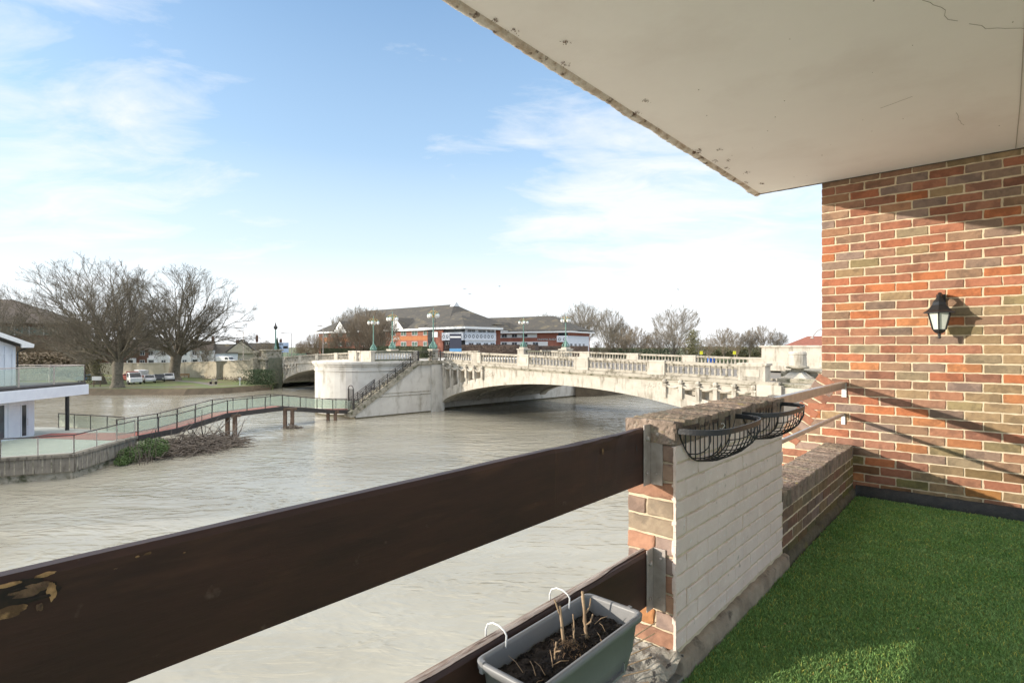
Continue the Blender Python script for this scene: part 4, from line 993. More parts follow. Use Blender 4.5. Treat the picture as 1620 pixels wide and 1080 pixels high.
def house(px, d, w, ridge, eave, wm, rm, label, rz=.35, gable=False, z0=1.2, bays=2, cat='house', group='houses beyond the park'):
    r = empty('terraced_house', place(px,0,d,0), rz, label, cat, group); dp = 8
    b = MB(); b.box(0,w,0,dp,z0,eave)
    b.build('wall', M[wm], r)
    b = MB()
    if gable:
        b.prism_y([(-.4,eave),(w+.4,eave),(w/2,ridge)], -.5, dp+.3); rf = b.build('roof', M[rm], r)
        b = MB(); b.prism_y([(.2,eave-.02),(w-.2,eave-.02),(w/2,ridge-.6)], -.56, -.5); b.build('gable', M['cream'] if wm == 'cream' else M['render'], r)
    else:
        b.prism_x([(-.4,eave),(dp+.4,eave),(dp/2,ridge)], -.1, w+.1); rf = b.build('roof', M[rm], r)
    b = MB(); b.box(w-.9,w-.1,dp/2-.5,dp/2+.5,ridge-1,ridge+1.3)
    for q in (.25,.65): b.lathe([(.13,ridge+1.3),(.11,ridge+1.7)], w-.9+q, dp/2, 6)
    b.build('chimney', M['darkbrick'], rf)
    n = max(1,int(w/2.6))
    for fl in ((z0+.9),(z0+3.7)):
        if fl+1.5 > eave: continue
        for i in range(n):
            x = (i+.5)*w/n-.65; window(r, 0, x, x+1.3, fl, fl+1.4, side='y', off=.08, fr=M['white'], nm=1)
    if not gable:
        b = MB(); b.prism([(w*.1,0),(w*.18,-.9),(w*.42,-.9),(w*.5,0)], z0, z0+2.9); bw = b.build('bay_window', M['white'], r)
        b = MB(); b.box(w*.2,w*.4,-.96,-.9,z0+1,z0+2.3); b.build('pane', M['glass_dark'], bw)
    return r
house(160,168,6.5,9.6,6.6,'darkbrick','roof2','dark brick terraced house half hidden behind the thick trunk')
house(196,170,6.5,9.8,6.6,'darkbrick','roof2','brown brick terraced house left of the white bayed one')
house(228,172,7,9.9,6.7,'render','roof','white bayed terraced house between the two big trunks')
house(262,174,7,9.7,6.7,'render','roof','white terraced house directly behind the right hand trunk')
house(298,178,7,9.6,6.5,'render','roof2','white terraced house just right of the right hand trunk')
house(334,184,8,8.6,5.4,'clad','roof','pale blue house with a low dark roof')
house(356,186,10,10.2,5.4,'cream','roof','cream gabled house with a wide pointed front', gable=True)
house(392,196,11,9.0,5.6,'darkbrick','roof','dark roofed house left of the slim lamp', rz=.3)
house(120,165,7,9.4,6.5,'darkbrick','roof2','dark house seen under the leaning plane tree')
# single storey shop row with vans behind wall
# cars
def car(loc, rz, body, label, kind='hatch', group='cars parked in the riverside car park'):
    r = empty('parked_car', loc, rz, label, 'car', group); L = 4.2
    prof_ = [(-2.1,.35),(-2.12,.8),(-1.95,.95),(-1.5,1.0),(-1.05,1.42),(.35,1.46),(1.0,1.0),(1.9,.88),(2.1,.7),(2.12,.35)]
    if kind == 'van': prof_ = [(-2.4,.35),(-2.42,1.9),(-2.3,2.0),(1.2,2.0),(1.75,1.15),(2.35,1.0),(2.45,.35)]
    b = MB(); b.prism_y(prof_, -.85, .85); b.build('body', body, r, bevel=.08)
    b = MB()
    if kind == 'van': b.prism_y([(.35,1.2),(.35,1.75),(1.1,1.8),(1.5,1.2)], -.865, .865); b.prism_x([(-.7,1.2),(.7,1.2),(.66,1.85),(-.66,1.85)], 1.15, 1.72) if False else None
    else: b.prism_y([(-1.35,1.0),(-1.0,1.34),(.3,1.38),(.85,1.0)], -.865, .865)
    b.build('side_windows', M['glass_dark'], r)
    b = MB(); z0,z1 = (1.2,1.85) if kind == 'van' else (1.02,1.40)
    x0,x1 = (1.72,1.32) if kind == 'van' else (1.0,.42)
    b.add([(x0+.02,-.72,z0),(x0+.02,.72,z0),(x1+.02,.66,z1),(x1+.02,-.66,z1)], [(0,1,2,3)])
    b.build('windscreen', M['glass_dark'], r)
    xs = (-1.5,1.55) if kind == 'van' else (-1.3,1.3)
    for x in xs:
        for y in (-.82,.82):
            b = MB(); b.lathe([(.32,-.1),(.32,.1)], n=14); b.xf(Matrix.Translation((x,y,.32)) @ FR); w = b.build('wheel', M['rubber'], r)
            b = MB(); b.lathe([(.18,-.11),(.18,.11)], n=10); b.xf(Matrix.Translation((x,y,.32)) @ FR); b.build('rim', M['galv'], w)
    for y in (-.6,.6):
        b = MB(); e = 2.44 if kind == 'van' else 2.1; b.box(e-.02,e+.02,y-.17,y+.17,.62,.78); b.build('headlight', M['lampglass'], r)
    return r
silver = plain('silver_paint', (.55,.56,.57), .3, .3); whitep = plain('white_car_paint', (.75,.75,.74), .3); bluep = plain('blue_grey_paint', (.12,.18,.25), .3, .2); redp = plain('faded_red_paint', (.45,.12,.09), .4); darkp = plain('dark_car_paint', (.04,.045,.055), .3, .2)
gz = .95
car(place(236,0,103,gz), -.9, silver, 'silver car beside the white flatbed truck')
car(place(252,0,106,gz), -1.0, darkp, 'dark car with a bright windscreen, second right of the truck')
car(place(267,0,109,gz), -.95, whitep, 'white car just left of the broad tree trunk')
car(place(142,0,104,gz), .4, bluep, 'blue grey car beyond the end of the upper balcony')
car(place(222,0,112,gz), 2.4, whitep, 'white van parked behind the flatbed truck', 'van')
car(place(208,0,109,gz), .3, redp, 'faded red car behind the flatbed truck')
car(place(358,0,140,3.2), -.3, whitep, 'white van passing above the cream wall', 'van', 'vehicles on the approach road')
tk = empty('flatbed_truck', place(208,0,99.5,gz), -.7, 'white cabbed flatbed truck with a red load bed', 'truck')
b = MB(); b.prism_y([(.7,.4),(.7,2.1),(1.9,2.15),(2.4,1.25),(2.75,1.1),(2.8,.4)], -.95,.95); b.build('cab', whitep, tk, bevel=.07)
b = MB(); b.add([(1.97,-.8,2.05),(1.97,.8,2.05),(2.42,.85,1.27),(2.42,-.85,1.27)], [(0,3,2,1)]); b.prism_y([(1.0,1.3),(1.0,1.9),(1.8,1.95),(2.1,1.3)], -.965,.965); b.build('windows', M['glass_dark'], tk)
b = MB(); b.box(-3.0,.6,-1.0,1.0,.8,.98); b.box(-3.0,.6,-1.0,-.95,.98,1.5); b.box(-3.0,.6,.95,1.0,.98,1.5); b.box(-3.0,-2.95,-.95,.95,.98,1.5); b.box(.45,.6,-.95,.95,.98,2.3); b.build('load_bed', redp, tk)
for x in (-2.1,1.7):
    for y in (-.9,.9):
        b = MB(); b.lathe([(.38,-.12),(.38,.12)], n=14); b.xf(Matrix.Translation((x,y,.38)) @ FR); b.build('wheel', M['rubber'], tk)
# park furniture
pb = empty('park_sign', place(153,0,92,.95), .1, 'small pale notice board on two posts near the leaning tree', 'notice board')
b = MB(); b.box(-.75,.75,-.03,.03,1.1,1.75); b.build('board', M['render'], pb)
for x in (-.5,.5):
    b = MB(); b.box(x-.05,x+.05,.035,.12,-.2,1.75); b.build('post', M['rustpile'], pb)
def bench(loc, rz, label, m='bare'):
    r = empty('park_bench', loc, rz, label, 'bench'); b = MB(); b.box(-.9,.9,-.22,.22,.42,.48); b.build('seat', M[m], r)
    b = MB(); b.box(-.9,.9,.22,.27,.6,.9); b.build('backrest', M[m], r)
    for x in (-.75,.75): b = MB(); b.box(x-.04,x+.04,-.2,.28,-.05,.42); b.box(x-.04,x+.04,.2,.26,.48,.85); b.build('leg', M[m], r)
bench(place(292,0,118,.95), .3, 'pale wooden bench right of the broad tree trunk'); bench(place(337,0,98.5,.95), -.5, 'dark bench on the lawn by the park path', 'iron')
lb_ = empty('lifebuoy_post', place(379.5,0,95,.95), 0, 'short white topped marker post by the water bushes', 'marker post')
b = MB(); b.box(-.05,.05,-.05,.05,-.2,1.0); b.build('post', M['white'], lb_); b = MB(); b.box(-.15,.15,-.1,.1,1.0,1.35); b.build('head', M['render'], lb_)
# street lights, signs
def street_light(px, d, z0, z1, label, rz=math.pi, arm=1.6):
    r = empty('street_light', place(px,0,d,z0), rz, label, 'street light'); h = z1-z0
    b = MB(); b.tube([(0,0,0),(0,0,1.2),(0,0,1.25),(0,0,h)], [.11,.11,.08,.06], 8); b.tube([(0,0,h-.05),(arm,0,h+.05)], .045, 6); b.build('column', M['galv'], r)
    b = MB(); b.prism_y([(arm-.1,h-.02),(arm+.7,h+.0),(arm+.65,h+.12),(arm,h+.16)], -.14,.14); b.build('lamp_head', M['galv'], r)
street_light(461.5, 118, 5, 10.6, 'grey street light with a short arm right of the road sign')
street_light(511, 100, 5, 11.4, 'thin grey pole lamp in front of the hotel left end', arm=.3)
street_light(385, 130, 3.5, 11.3, 'tall street light over the cream wall', arm=.8)
sg = empty('road_sign', place(449,0,112,4.6), -.15, 'blue and white direction sign standing on the bridge approach', 'sign')
b = MB(); b.box(-1.05,1.05,-.04,.04,1.9,3.9); b.build('panel', plain('pale_blue_sign', (.50,.62,.80), .5), sg)
b = MB(); b.box(-.1,.9,-.06,-.045,2.7,3.2); b.build('dark_patch', M['iron'], sg)
b = MB(); b.tube([(-.75,-.06,2.1),(-.75,-.06,2.45),(-.5,-.06,2.75),(-.75,-.06,3.1),(-.9,-.06,2.8)], .05, 4); b.build('arrow', M['black'], sg)
b = MB(); b.box(-.95,-.1,-.06,-.045,3.45,3.62); b.build('heading', M['iron'], sg)
for x in (-.8,.8):
    b = MB(); b.box(x-.05,x+.05,.045,.13,0,3.9); b.build('post', M['galv'], sg)
sb = empty('banner_sign', BW(-1.8,3.4,5.9), BA+.75, 'tall dark blue banner sign behind the stair head lamp', 'sign')
b = MB(); b.box(-.75,.75,-.05,.05,.4,3.4); b.build('panel', plain('navy_sign', (.045,.048,.075), .5), sb)
b = MB(); b.box(-.76,.76,-.07,-.055,1.0,1.55); b.build('blue_stripe', plain('sky_blue_sign', (.13,.33,.58), .5), sb)
b = MB(); b.box(-.7,.7,-.07,-.055,2.9,3.1); b.build('white_line', M['white'], sb)
for x in (-.6,.6):
    b = MB(); b.box(x-.04,x+.04,.055,.12,0,3.4); b.build('post', M['galv'], sb)
w = empty('white_box_sign', BW(-5,2.5,5.9), BA+.75, 'small white sign on a pole left of the dark blue banner', 'sign')
b = MB(); b.box(-.35,.35,-.04,.04,3.0,3.7); b.build('panel', M['white'], w); b = MB(); b.tube([(0,.08,0),(0,.08,5.8)], .04, 5); b.build('pole', M['iron'], w); b = MB(); b.lathe([(.05,5.7),(.17,5.8),(.17,6.0),(.05,6.1)], 0,.08, 8); b.build('lantern', M['iron'], w)
cf = empty('conifer', place(438.5,0,112,4.2), 0, 'narrow pointed dark conifer beside the slim lamp', 'tree')
b = MB(); rnd = random.Random(4)
for _ in range(3500):
    t = rnd.random()**.8; a = rnd.random()*6.28; rr = (1-t)*1.0*rnd.random()**.35+.03; p = Vector((rr*math.cos(a), rr*math.sin(a), .2+t*5.0)); aa = Vector((rnd.gauss(0,.5),rnd.gauss(0,.5),1)).normalized()*.12; e = aa.orthogonal().normalized()*.05
    b.add([p-aa,p+e,p+aa,p-e], [(0,1,2,3)])
b.build('crown', M['evergreen'], cf); b = MB(); b.tube([(0,0,-.3),(0,0,4)], [.12,.03], 6); b.build('trunk', M['bark'], cf)
fe = empty('green_fence', place(446,0,120,5.2), -.25, 'pale green railing across the road beyond the left bridge parapet', 'fence')
b = MB(); b.box(0,6,0,.05,.95,1.0); b.box(0,6,0,.05,.2,.25)
for i in range(40): b.box(i*.15,i*.15+.03,.01,.04,.25,.95)
b.build('rails', plain('pale_green_paint', (.30,.52,.38), .6), fe)
for i in range(4): b = MB(); b.box(i*2-.04,i*2+.04,-.02,.07,-.3,1.05); b.build('post', M['verdigris'], fe)
# red roofed house on the right bank and a curved mast
rh = empty('red_roofed_house', place(1262,0,125,0), -.45, 'red tiled roof house showing above the pale bridge end block', 'house')
b = MB(); b.box(-2,9,0,9,4,7.9); b.build('wall', M['render'], rh); b = MB(); hiproof(b, -2.8, 9.8, -.8, 9.8, 7.9, 10.1, 2.2, 5.5); b.build('roof', M['redroof'], rh)
b = MB(); b.box(-2.8,9.8,-.86,-.8,7.7,7.95); b.build('eaves_board', M['white'], rh)
fm = empty('white_marquee', place(1100,0,300,2), 0, 'distant white building glimpsed beneath the dense tree', 'building')
b = MB(); b.box(-2,9,0,10,0,4.5); b.build('wall', M['render'], fm); b = MB(); b.box(-2.3,9.3,-.3,10.3,4.5,4.9); b.build('roof', M['galv'], fm)
pl_ = empty('curved_lamp', place(1292,0,60,4.5), 0, 'curved grey lamp arm beside the brick wall edge', 'street light')
b = MB(); b.tube([(1.4,0,0),(1.4,0,4.3),(1.1,0,4.9),(.4,0,5.1),(0,0,4.85),(-.5,0,4.2)], .06, 6); b.build('column', M['galv'], pl_); b = MB(); b.lathe([(.05,4.05),(.2,4.1),(.15,4.2),(.05,4.25)], -.5,0,8); b.build('lamp_head', M['galv'], pl_)
for px,w,l in ((1109.5,29,'small yellow sign on a pole, left of the pair above the far parapet'),(1162,33,'small yellow sign on a pole, right of the pair above the far parapet')):
    r_=(px-CX)/F; d = 66.0; ys = empty('yellow_sign', place(px,0,d,5.5), 0, l, 'sign', 'yellow signs above the far parapet')
    b = MB(); b.box(-.17,.17,-.03,.03,1.25,1.65); b.build('panel', plain('yellow_sign_paint', (.75,.72,.04), .5), ys); b = MB(); b.tube([(0,.05,-1),(0,.05,1.6)], .03, 5); b.build('pole', M['galv'], ys)
bb_ = empty('blue_bins', place(1125,0,69,5.3), .2, 'bright blue bin behind the balusters of the far parapet', 'bin')
b = MB(); b.prism_y([(-.28,0),(.28,0),(.34,1.0),(-.34,1.0)], -.3,.3); b.build('body', plain('bright_blue_plastic', (.02,.12,.55), .4), bb_); b = MB(); b.box(-.36,.36,-.34,.34,1.0,1.08); b.build('lid', plain('blue_lid', (.02,.10,.45), .4), bb_)
def bird(px, py, d, s, label):
    b = MB(); b.lathe([(.01,-.2),(.05,-.1),(.06,.05),(.03,.15),(.005,.22)], n=6); b.xf(Matrix.Rotation(R_(90),4,'Y'))
    b.add([(-.05,0,.02),(.07,0,.02),(.03,.28,.14),(-.10,.55,.05),(-.12,.3,.12)], [(0,1,2,3,4)]); b.add([(-.05,0,.02),(.07,0,.02),(.03,-.28,.14),(-.10,-.55,.05),(-.12,-.3,.12)], [(4,3,2,1,0)])
    o = b.build('bird', M['iron']); o.location = Pt(px,py,d); o.rotation_euler = (0,.2,1.0+px*.01); o.scale = (s,)*3; tag(o, label, 'bird', 'birds in the sky')
bird(735,457,90,.6,'tiny gull high left of centre above the hotel'); bird(743,465,90,.6,'lower gull of the close pair above the hotel'); bird(790,453,90,.65,'gull alone above the right hotel wing'); bird(1073,458,90,.65,'gull alone above the leaning bare tree')
# ================================================================== THE BALCONY (own frame: u right along the brick wall, v away, z from eye height)
YA = math.atan2(-.6626,.749); BL = Vector((0,0,ZC))
def tobal(o): o.location = BL; o.rotation_euler = (0,0,YA); return o
def bal(name, label=None, cat=None, group=None, kind=None):
    e = empty(name, BL, YA, label, cat, group)
    if kind: e['kind'] = kind
    return e
VW = 5.635; ZF = -1.31; ZS = 1.49
PAL = [(.40,.15,.085),(.36,.15,.095),(.33,.15,.10),(.30,.165,.115),(.29,.185,.13),(.25,.175,.14),(.24,.20,.175),(.37,.18,.115),(.28,.13,.09),(.46,.165,.075),(.33,.16,.11),(.29,.15,.11)]
PALO = [(.30,.205,.13),(.28,.20,.13),(.31,.22,.145),(.26,.205,.15),(.44,.19,.095),(.34,.185,.125),(.29,.18,.13),(.27,.215,.13)]
PAL = [(min(.6,r*1.13),g*1.10,b*1.0) for r,g,b in PAL]; PALO = [(min(.6,r*1.15),g*1.12,b*.95) for r,g,b in PALO]
PAL = [(max(r,g*1.42),g,b) for r,g,b in PAL]; PALO = [(max(r,g*1.30),g,min(b,g*.74)) for r,g,b in PALO]
brnd = random.Random(77)
def brick(b, o, ea, eb, en, La, Lb, dep=.02, jit=.0023, rnd=brnd, col=None, rough=.0012, nx=None, nzv=None, rc=.007):
    """one worn brick face: o = lower-left corner on the face plane, ea/eb in-plane units, en outward"""
    nx = nx or max(5, int(La/.022)+2); nzv = nzv or max(5, int(Lb/.02)+2); j = len(b.v)
    col = col or rnd.choice(PAL); k = rnd.uniform(.85,1.12); col = tuple(min(1,c*k) for c in col)
    sd = rnd.random()*100; tl = (rnd.gauss(0,.0012), rnd.gauss(0,.0012)); dz = rnd.gauss(0,.0012)
    vs = []
    for iz in range(nzv+1):
        for ix in range(nx+1):
            a = 0 if ix == 0 else La if ix == nx else .0045+(La-.009)*(ix-1)/(nx-2); c = 0 if iz == 0 else Lb if iz == nzv else .0045+(Lb-.009)*(iz-1)/(nzv-2)
            e = min(a, La-a, c, Lb-c)
            ca = min(a,La-a); cc = min(c,Lb-c); n_ = 0
            if ix == 0 or ix == nx or iz == 0 or iz == nzv:
                w = noise.noise(Vector((a*28+sd, c*28, sd)))*jit*2.2
                if ix == 0: a -= w+ (-.0 if 0<iz<nzv else -.003)
                if ix == nx: a += w- (0 if 0<iz<nzv else .003)
                if iz == 0: c -= noise.noise(Vector((a*22,sd,3)))*jit*2
                if iz == nzv: c += noise.noise(Vector((a*22,sd,9)))*jit*2
                n_ = -.0035
            n_ += noise.noise(Vector((a*60+sd, c*60, 5)))*rough*1.6+dz+tl[0]*(a/La-.5)+tl[1]*(c/Lb-.5)
            vs.append(o+ea*a+eb*c+en*n_)
    W_ = nx+1; fs = [(iz*W_+ix, iz*W_+ix+1, (iz+1)*W_+ix+1, (iz+1)*W_+ix) for iz in range(nzv) for ix in range(nx)]
    rim = [ix for ix in range(W_)]+[iz*W_+nx for iz in range(1,nzv+1)]+[nzv*W_+ix for ix in range(nx-1,-1,-1)]+[iz*W_ for iz in range(nzv-1,0,-1)]
    m0 = len(vs); vs += [vs[i]-en*dep for i in rim]; n = len(rim)
    fs += [(rim[i], m0+i, m0+(i+1)%n, rim[(i+1)%n]) for i in range(n)]
    b.col = col; b.add(vs, fs); b.col = (1,1,1)
U = Vector((1,0,0)); V_ = Vector((0,1,0)); Zv = Vector((0,0,1))
# ---- the brick wall of the building
bw = bal('brick_wall', 'tall sunlit red and brown brick wall at the right end of the balcony', 'wall')
b = MB(); U0 = -1.206; U1 = 1.9
zb = ZF+.02
row = 0; z = ZF-.02
def flare_u(z):                                     # left limit of the courses where the wall flares out
    if z > -.26: return U0
    return max(-1.72, U0-(-.26-z)*.60)
while z < ZS:
    off = 0 if row%2 else .1125; u = U0+off
    lim = flare_u(z+.03)
    # half brick at the edge
    start = U0 if z > -.3 else None
    if z > -.3:
        if off: brick(b, Vector((U0, VW, z)), U, Zv, -V_, .1025, .065)
    else:
        while u > lim+.05: u -= .225
        if u < lim+.10: 
            u2 = lim+.12
            if u+.215-u2 > .05: brick(b, Vector((u2, VW, z)), U, Zv, -V_, u+.215-u2, .065)
            u += .225
    while u < U1:
        g = noise.noise(Vector((u*.7, z*.7, 2)))
        pal = PALO if (u > -.75 and z < .35 and brnd.random() < .55) or brnd.random() < .12 else PAL
        c = brnd.choice(pal)
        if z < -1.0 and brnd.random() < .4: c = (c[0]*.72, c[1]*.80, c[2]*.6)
        brick(b, Vector((u, VW, z+brnd.uniform(-.001,.001))), U, Zv, -V_, .215+brnd.uniform(-.004,.002), .065+brnd.uniform(-.002,.001), col=c); u += .225
    z += .075; row += 1
# raking bricks along the flare
for i in range(9):
    s = i*.078; p = Vector((U0-.02-.51*s, VW-.001, -.245-.86*s)); da = Vector((-.51,0,-.86)); db = Vector((-.86,0,.51))
    brick(b, p+db*.0-da*0, db*-1, da, -V_, .185, .065, col=brnd.choice(PAL[1:7]))
b.build('bricks', M['brick'], bw)
b = MB()
poly = [(U0+.002,ZS+.3),(U1,ZS+.3),(U1,-7.7),(-2.2,-7.7),(-2.2,-1.8),(-1.70,-1.15),(U0+.002,-.235)]
b.prism_y(poly, VW+.0062, VW+1.2)
b.build('mortar_joints', M['mortar'], bw)
# ---- low parapet
UI = -.957; UO = -1.172; PV0 = 2.06; PV1 = 3.516
lp_ = bal('low_parapet', 'low brick parapet wall with mossy brick on edge coping', 'parapet wall')
b = MB(); zt = -.975; z = zt-.075*4+.003; row = 0
while z+.065 < zt+.01:
    v = PV1+(.0 if row%2 else -.1125)
    while v < VW:
        v0, v1 = max(v,PV1+.002), min(v+.215, VW-.004)
        if v1-v0 > .03:
            c = brnd.choice(PALO[:4]+PAL[3:7]); 
            f = .75
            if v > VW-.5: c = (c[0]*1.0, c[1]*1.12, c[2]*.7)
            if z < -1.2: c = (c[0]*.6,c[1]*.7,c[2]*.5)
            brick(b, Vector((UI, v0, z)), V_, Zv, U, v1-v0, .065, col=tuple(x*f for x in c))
        v += .225
    z += .075; row += 1
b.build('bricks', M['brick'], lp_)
b = MB(); b.box(UO, UI-.004, PV1, VW-.002, ZF-.5, zt); b.build('mortar_joints', M['mortar'], lp_)
b = MB(); 
def coping(b, v0, v1, u0, u1, z0, z1, n, faces=True):
    st = (v1-v0)/n
    for i in range(n):
        a = v0+i*st; w = st-.007; k = brnd.uniform(.7,1.25); g = brnd.random()
        col = (k, k*(.95+.1*g), k*.95); dzz = brnd.uniform(-.004,.003); tb = brnd.uniform(-.003,.003)
        brick(b, Vector((u0, a, z1+dzz)), U, V_, Zv, u1-u0, w, .02, .003, col=col, rough=.004, nx=18, nzv=5)
        brick(b, Vector((u1+tb, a, z0)), V_, Zv, U, w, z1-z0-.004, .02, .002, col=col, rough=.002)
        brick(b, Vector((u0-tb, a+w, z0)), -V_, Zv, -U, w, z1-z0-.004, .02, .002, col=col, rough=.002)
coping(b, PV1+.004, VW-.006, UO-.004, UI+.004, zt+.005, -.867, 28)
b.build('coping_bricks', M['coping'], lp_)
b = MB(); b.box(UO+.004, UI-.006, PV1+.003, VW-.004, zt-.004, -.875); b.build('coping_mortar', M['copmortar'], lp_)
# ---- the pier with painted inner face
pr = bal('brick_pier', 'squat brick pier with flaking cream painted inner face', 'pier')
ZT = -.395; ZTC = -.30
b = MB(); z = ZT-.068; row = 0
while z > -1.24:
    v = PV0+(0 if row%2 else -.1125); zz_ = max(z,-1.235)
    while v < PV1:
        v0, v1 = max(v,PV0+.001), min(v+.217, PV1-.001)
        if v1-v0 > .03:
            k = brnd.uniform(.96,1.03); brick(b, Vector((UI, v0, zz_)), V_, Zv, U, v1-v0, z+.066-zz_, .012, .0022, col=(k,k*brnd.uniform(.98,1.01),k*brnd.uniform(.96,1)), rough=.0011, rc=.003)
        v += .2225
    z -= .075; row += 1
b.build('painted_bricks', M['painted'], pr)
b = MB(); b.box(UI-.0095, UI-.0075, PV0+.001, PV1-.001, -1.245, ZT-.001); 
for i in range(60):                                 # flaking painted edge bead
    z0 = -1.24+i*(.845/60); b.box(UI-.006, UI+.003+.002*brnd.random(), PV0-.004-.005*brnd.random(), PV0+.004, z0, z0+.0135)
b.build('paint_skin', M['painted'], pr)
b = MB(); z = ZT-.068; row = 0
while z > -1.24:
    cuts = [[.0,.215],[0,.128,.215],[0,.215],[0,.09,.215]][row%4]
    for a,c in zip(cuts,cuts[1:]):
        col = brnd.choice([(.46,.24,.15),(.40,.27,.20),(.55,.25,.10),(.42,.32,.22),(.38,.27,.22),(.50,.30,.2)])
        brick(b, Vector((UO+a+.001, PV0, z)), U, Zv, -V_, c-a-.008, .065, col=col, jit=.0025, rough=.0014)
    z -= .075; row += 1
b.build('front_bricks', M['brick'], pr)
b = MB(); b.box(UO+.002, UI-.006, PV0+.0085, PV1-.003, -1.33, ZT-.001); b.build('mortar_joints', M['mortar'], pr)
b = MB(); coping(b, PV0-.004, PV1+.004, UO-.010, UI+.006, ZT+.002, ZTC, 20)
for i in range(1):
    brick(b, Vector((UO-.008, PV0-.008, ZT+.002)), U, Zv, -V_, .222, .095, .02, .003, col=(1.9,1.7,1.2), rough=.004, nx=20, nzv=9)
b.build('coping_bricks', M['coping'], pr)
b = MB(); b.box(UO-.004, UI-.001, PV0, PV1, ZT, ZTC-.008); b.build('coping_mortar', M['copmortar'], pr)
# ---- kerb, floor slab, skirting, turf
def rough_box(b, x0,x1,y0,y1,z0,z1, n, amp, axis='y', fr=14, seed=0):
    """box with wavering top and inner side, subdivided along y"""
    vs = []; m = 6
    for i in range(n+1):
        t = i/n; y = y0+(y1-y0)*t if axis == 'y' else None
        x = x0+(x1-x0)*t
        nn = lambda q: noise.noise(Vector((t*fr*(y1-y0 if axis=='y' else x1-x0), q*3.7, seed)))*amp
        if axis == 'y':
            ring_ = [(x0,y,z0),(x1+nn(1),y,z0),(x1+nn(1)*.6,y,(z0+z1)/2),(x1-.008+nn(2),y,z1-.012+nn(3)),(x1-.03,y,z1+nn(4)),(x0,y,z1+nn(5)*.3)]
        else:
            ring_ = [(x,y1,z0),(x,y0+nn(1),z0),(x,y0+nn(1)*.6,(z0+z1)/2),(x,y0+.008+nn(2),z1-.012+nn(3)),(x,y0+.03,z1+nn(4)),(x,y1,z1+nn(5)*.3)]
        vs += ring_
    fs = []
    for i in range(n):
        for j in range(m): a = i*m+j; c = i*m+(j+1)%m; fs.append((a,c,c+m,a+m) if axis=='y' else (a,a+m,c+m,c))
    fs += [tuple(range(m-1,-1,-1)), tuple(range(n*m,n*m+m))]
    b.add(vs, fs)
kb = bal('concrete_kerb', 'rough stained concrete kerb along the foot of the pier', 'kerb')
b = MB(); rough_box(b, UO+.02, UI+.034, PV0-.004, PV1+.02, ZF-.05, -1.232, 120, .012); b.build('kerb_body', M['kerb'], kb, smooth=True)
kb = bal('concrete_kerb', 'dark mossy concrete kerb below the low parapet', 'kerb')
b = MB(); rough_box(b, UO+.02, UI+.024, PV1+.021, VW-.004, ZF-.05, -1.245, 120, .008, seed=4); b.build('kerb_body', mat('mossy_concrete', (.15,.13,.085), (.07,.06,.04), 9, .95, 1, 50, c3=(.16,.15,.04), s3=6, t3=(.6,.7), bdist=.008), kb, smooth=True)
sk = bal('bitumen_upstand', 'black bitumen upstand along the foot of the brick wall', 'skirting')
b = MB(); rough_box(b, UI+.02, U1, VW-.032, VW+.002, ZF-.05, -1.215, 160, .008, axis='x', seed=8); b.build('upstand', M['bitumen'], sk, smooth=True)
sl = bal('balcony_slab', kind='structure')
b = MB(); b.box(UO-.12, 2.4, -3.2, VW-.004, ZF-.22, ZF-.012); b.build('slab', M['lump'], sl)
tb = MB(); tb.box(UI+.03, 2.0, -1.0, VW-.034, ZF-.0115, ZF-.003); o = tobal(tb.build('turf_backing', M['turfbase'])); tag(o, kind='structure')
rg = np.random.default_rng(5); NB = 190000
u_ = rg.uniform(UI+.032, .75, NB); v_ = 1.55+(VW-.036-1.55)*rg.random(NB)**1.25
keep = (u_ < .2+ .35*(VW-v_)) ; u_, v_ = u_[keep], v_[keep]; NB = len(u_)
near_ = np.clip((v_-1.5)/4, 0, 1)
h = rg.uniform(.009,.019,NB); wd = (.0009+.0016*near_)*rg.uniform(.8,1.3,NB); ang = rg.uniform(0,2*np.pi,NB); lean = rg.uniform(.2,1.1,NB)*h
la = rg.uniform(0,2*np.pi,NB)
base = np.stack([u_,v_,np.full(NB,ZF-.003)],1); side = np.stack([np.cos(ang),np.sin(ang),np.zeros(NB)],1)*wd[:,None]
ld = np.stack([np.cos(la),np.sin(la),np.zeros(NB)],1)*lean[:,None]
mid = base+ld*.35+np.array([0,0,1])*h[:,None]*.65; tip = base+ld+np.array([0,0,1])*h[:,None]
vv = np.stack([base-side, base+side, mid+side*.8, mid-side*.8, tip],1).reshape(-1,3)
idx = np.arange(NB)[:,None]*5
me = bpy.data.meshes.new('artificial_turf'); me.vertices.add(NB*5); me.vertices.foreach_set('co', vv.astype(np.float32).ravel())
loops = np.concatenate([idx+np.array([0,1,2,3]), idx+np.array([3,2,4])],1).ravel()
me.loops.add(len(loops)); me.loops.foreach_set('vertex_index', loops.astype(np.int32))
st_ = (np.arange(NB)[:,None]*7+np.array([0,4])).ravel(); me.polygons.add(NB*2); me.polygons.foreach_set('loop_start', st_.astype(np.int32))
me.update(calc_edges=True); me.validate()
ca = me.color_attributes.new('tint','FLOAT_COLOR','POINT'); tn = rg.uniform(.65,1.35,NB); yel = np.where(rg.random(NB)<.10, 1.0, 0.0)
cc = np.ones((NB,5,4),dtype=np.float32); cc[:,:,0] = (tn*(1+yel*1.2))[:,None]; cc[:,:,1] = (tn*(1+yel*.35))[:,None]; cc[:,:,2] = tn[:,None]
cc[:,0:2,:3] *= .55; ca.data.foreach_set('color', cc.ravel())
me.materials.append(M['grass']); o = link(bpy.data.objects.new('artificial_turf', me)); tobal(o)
tag(o, 'green artificial turf covering the balcony floor', 'turf', kind='stuff')
rc_ = random.Random(9); b = MB()
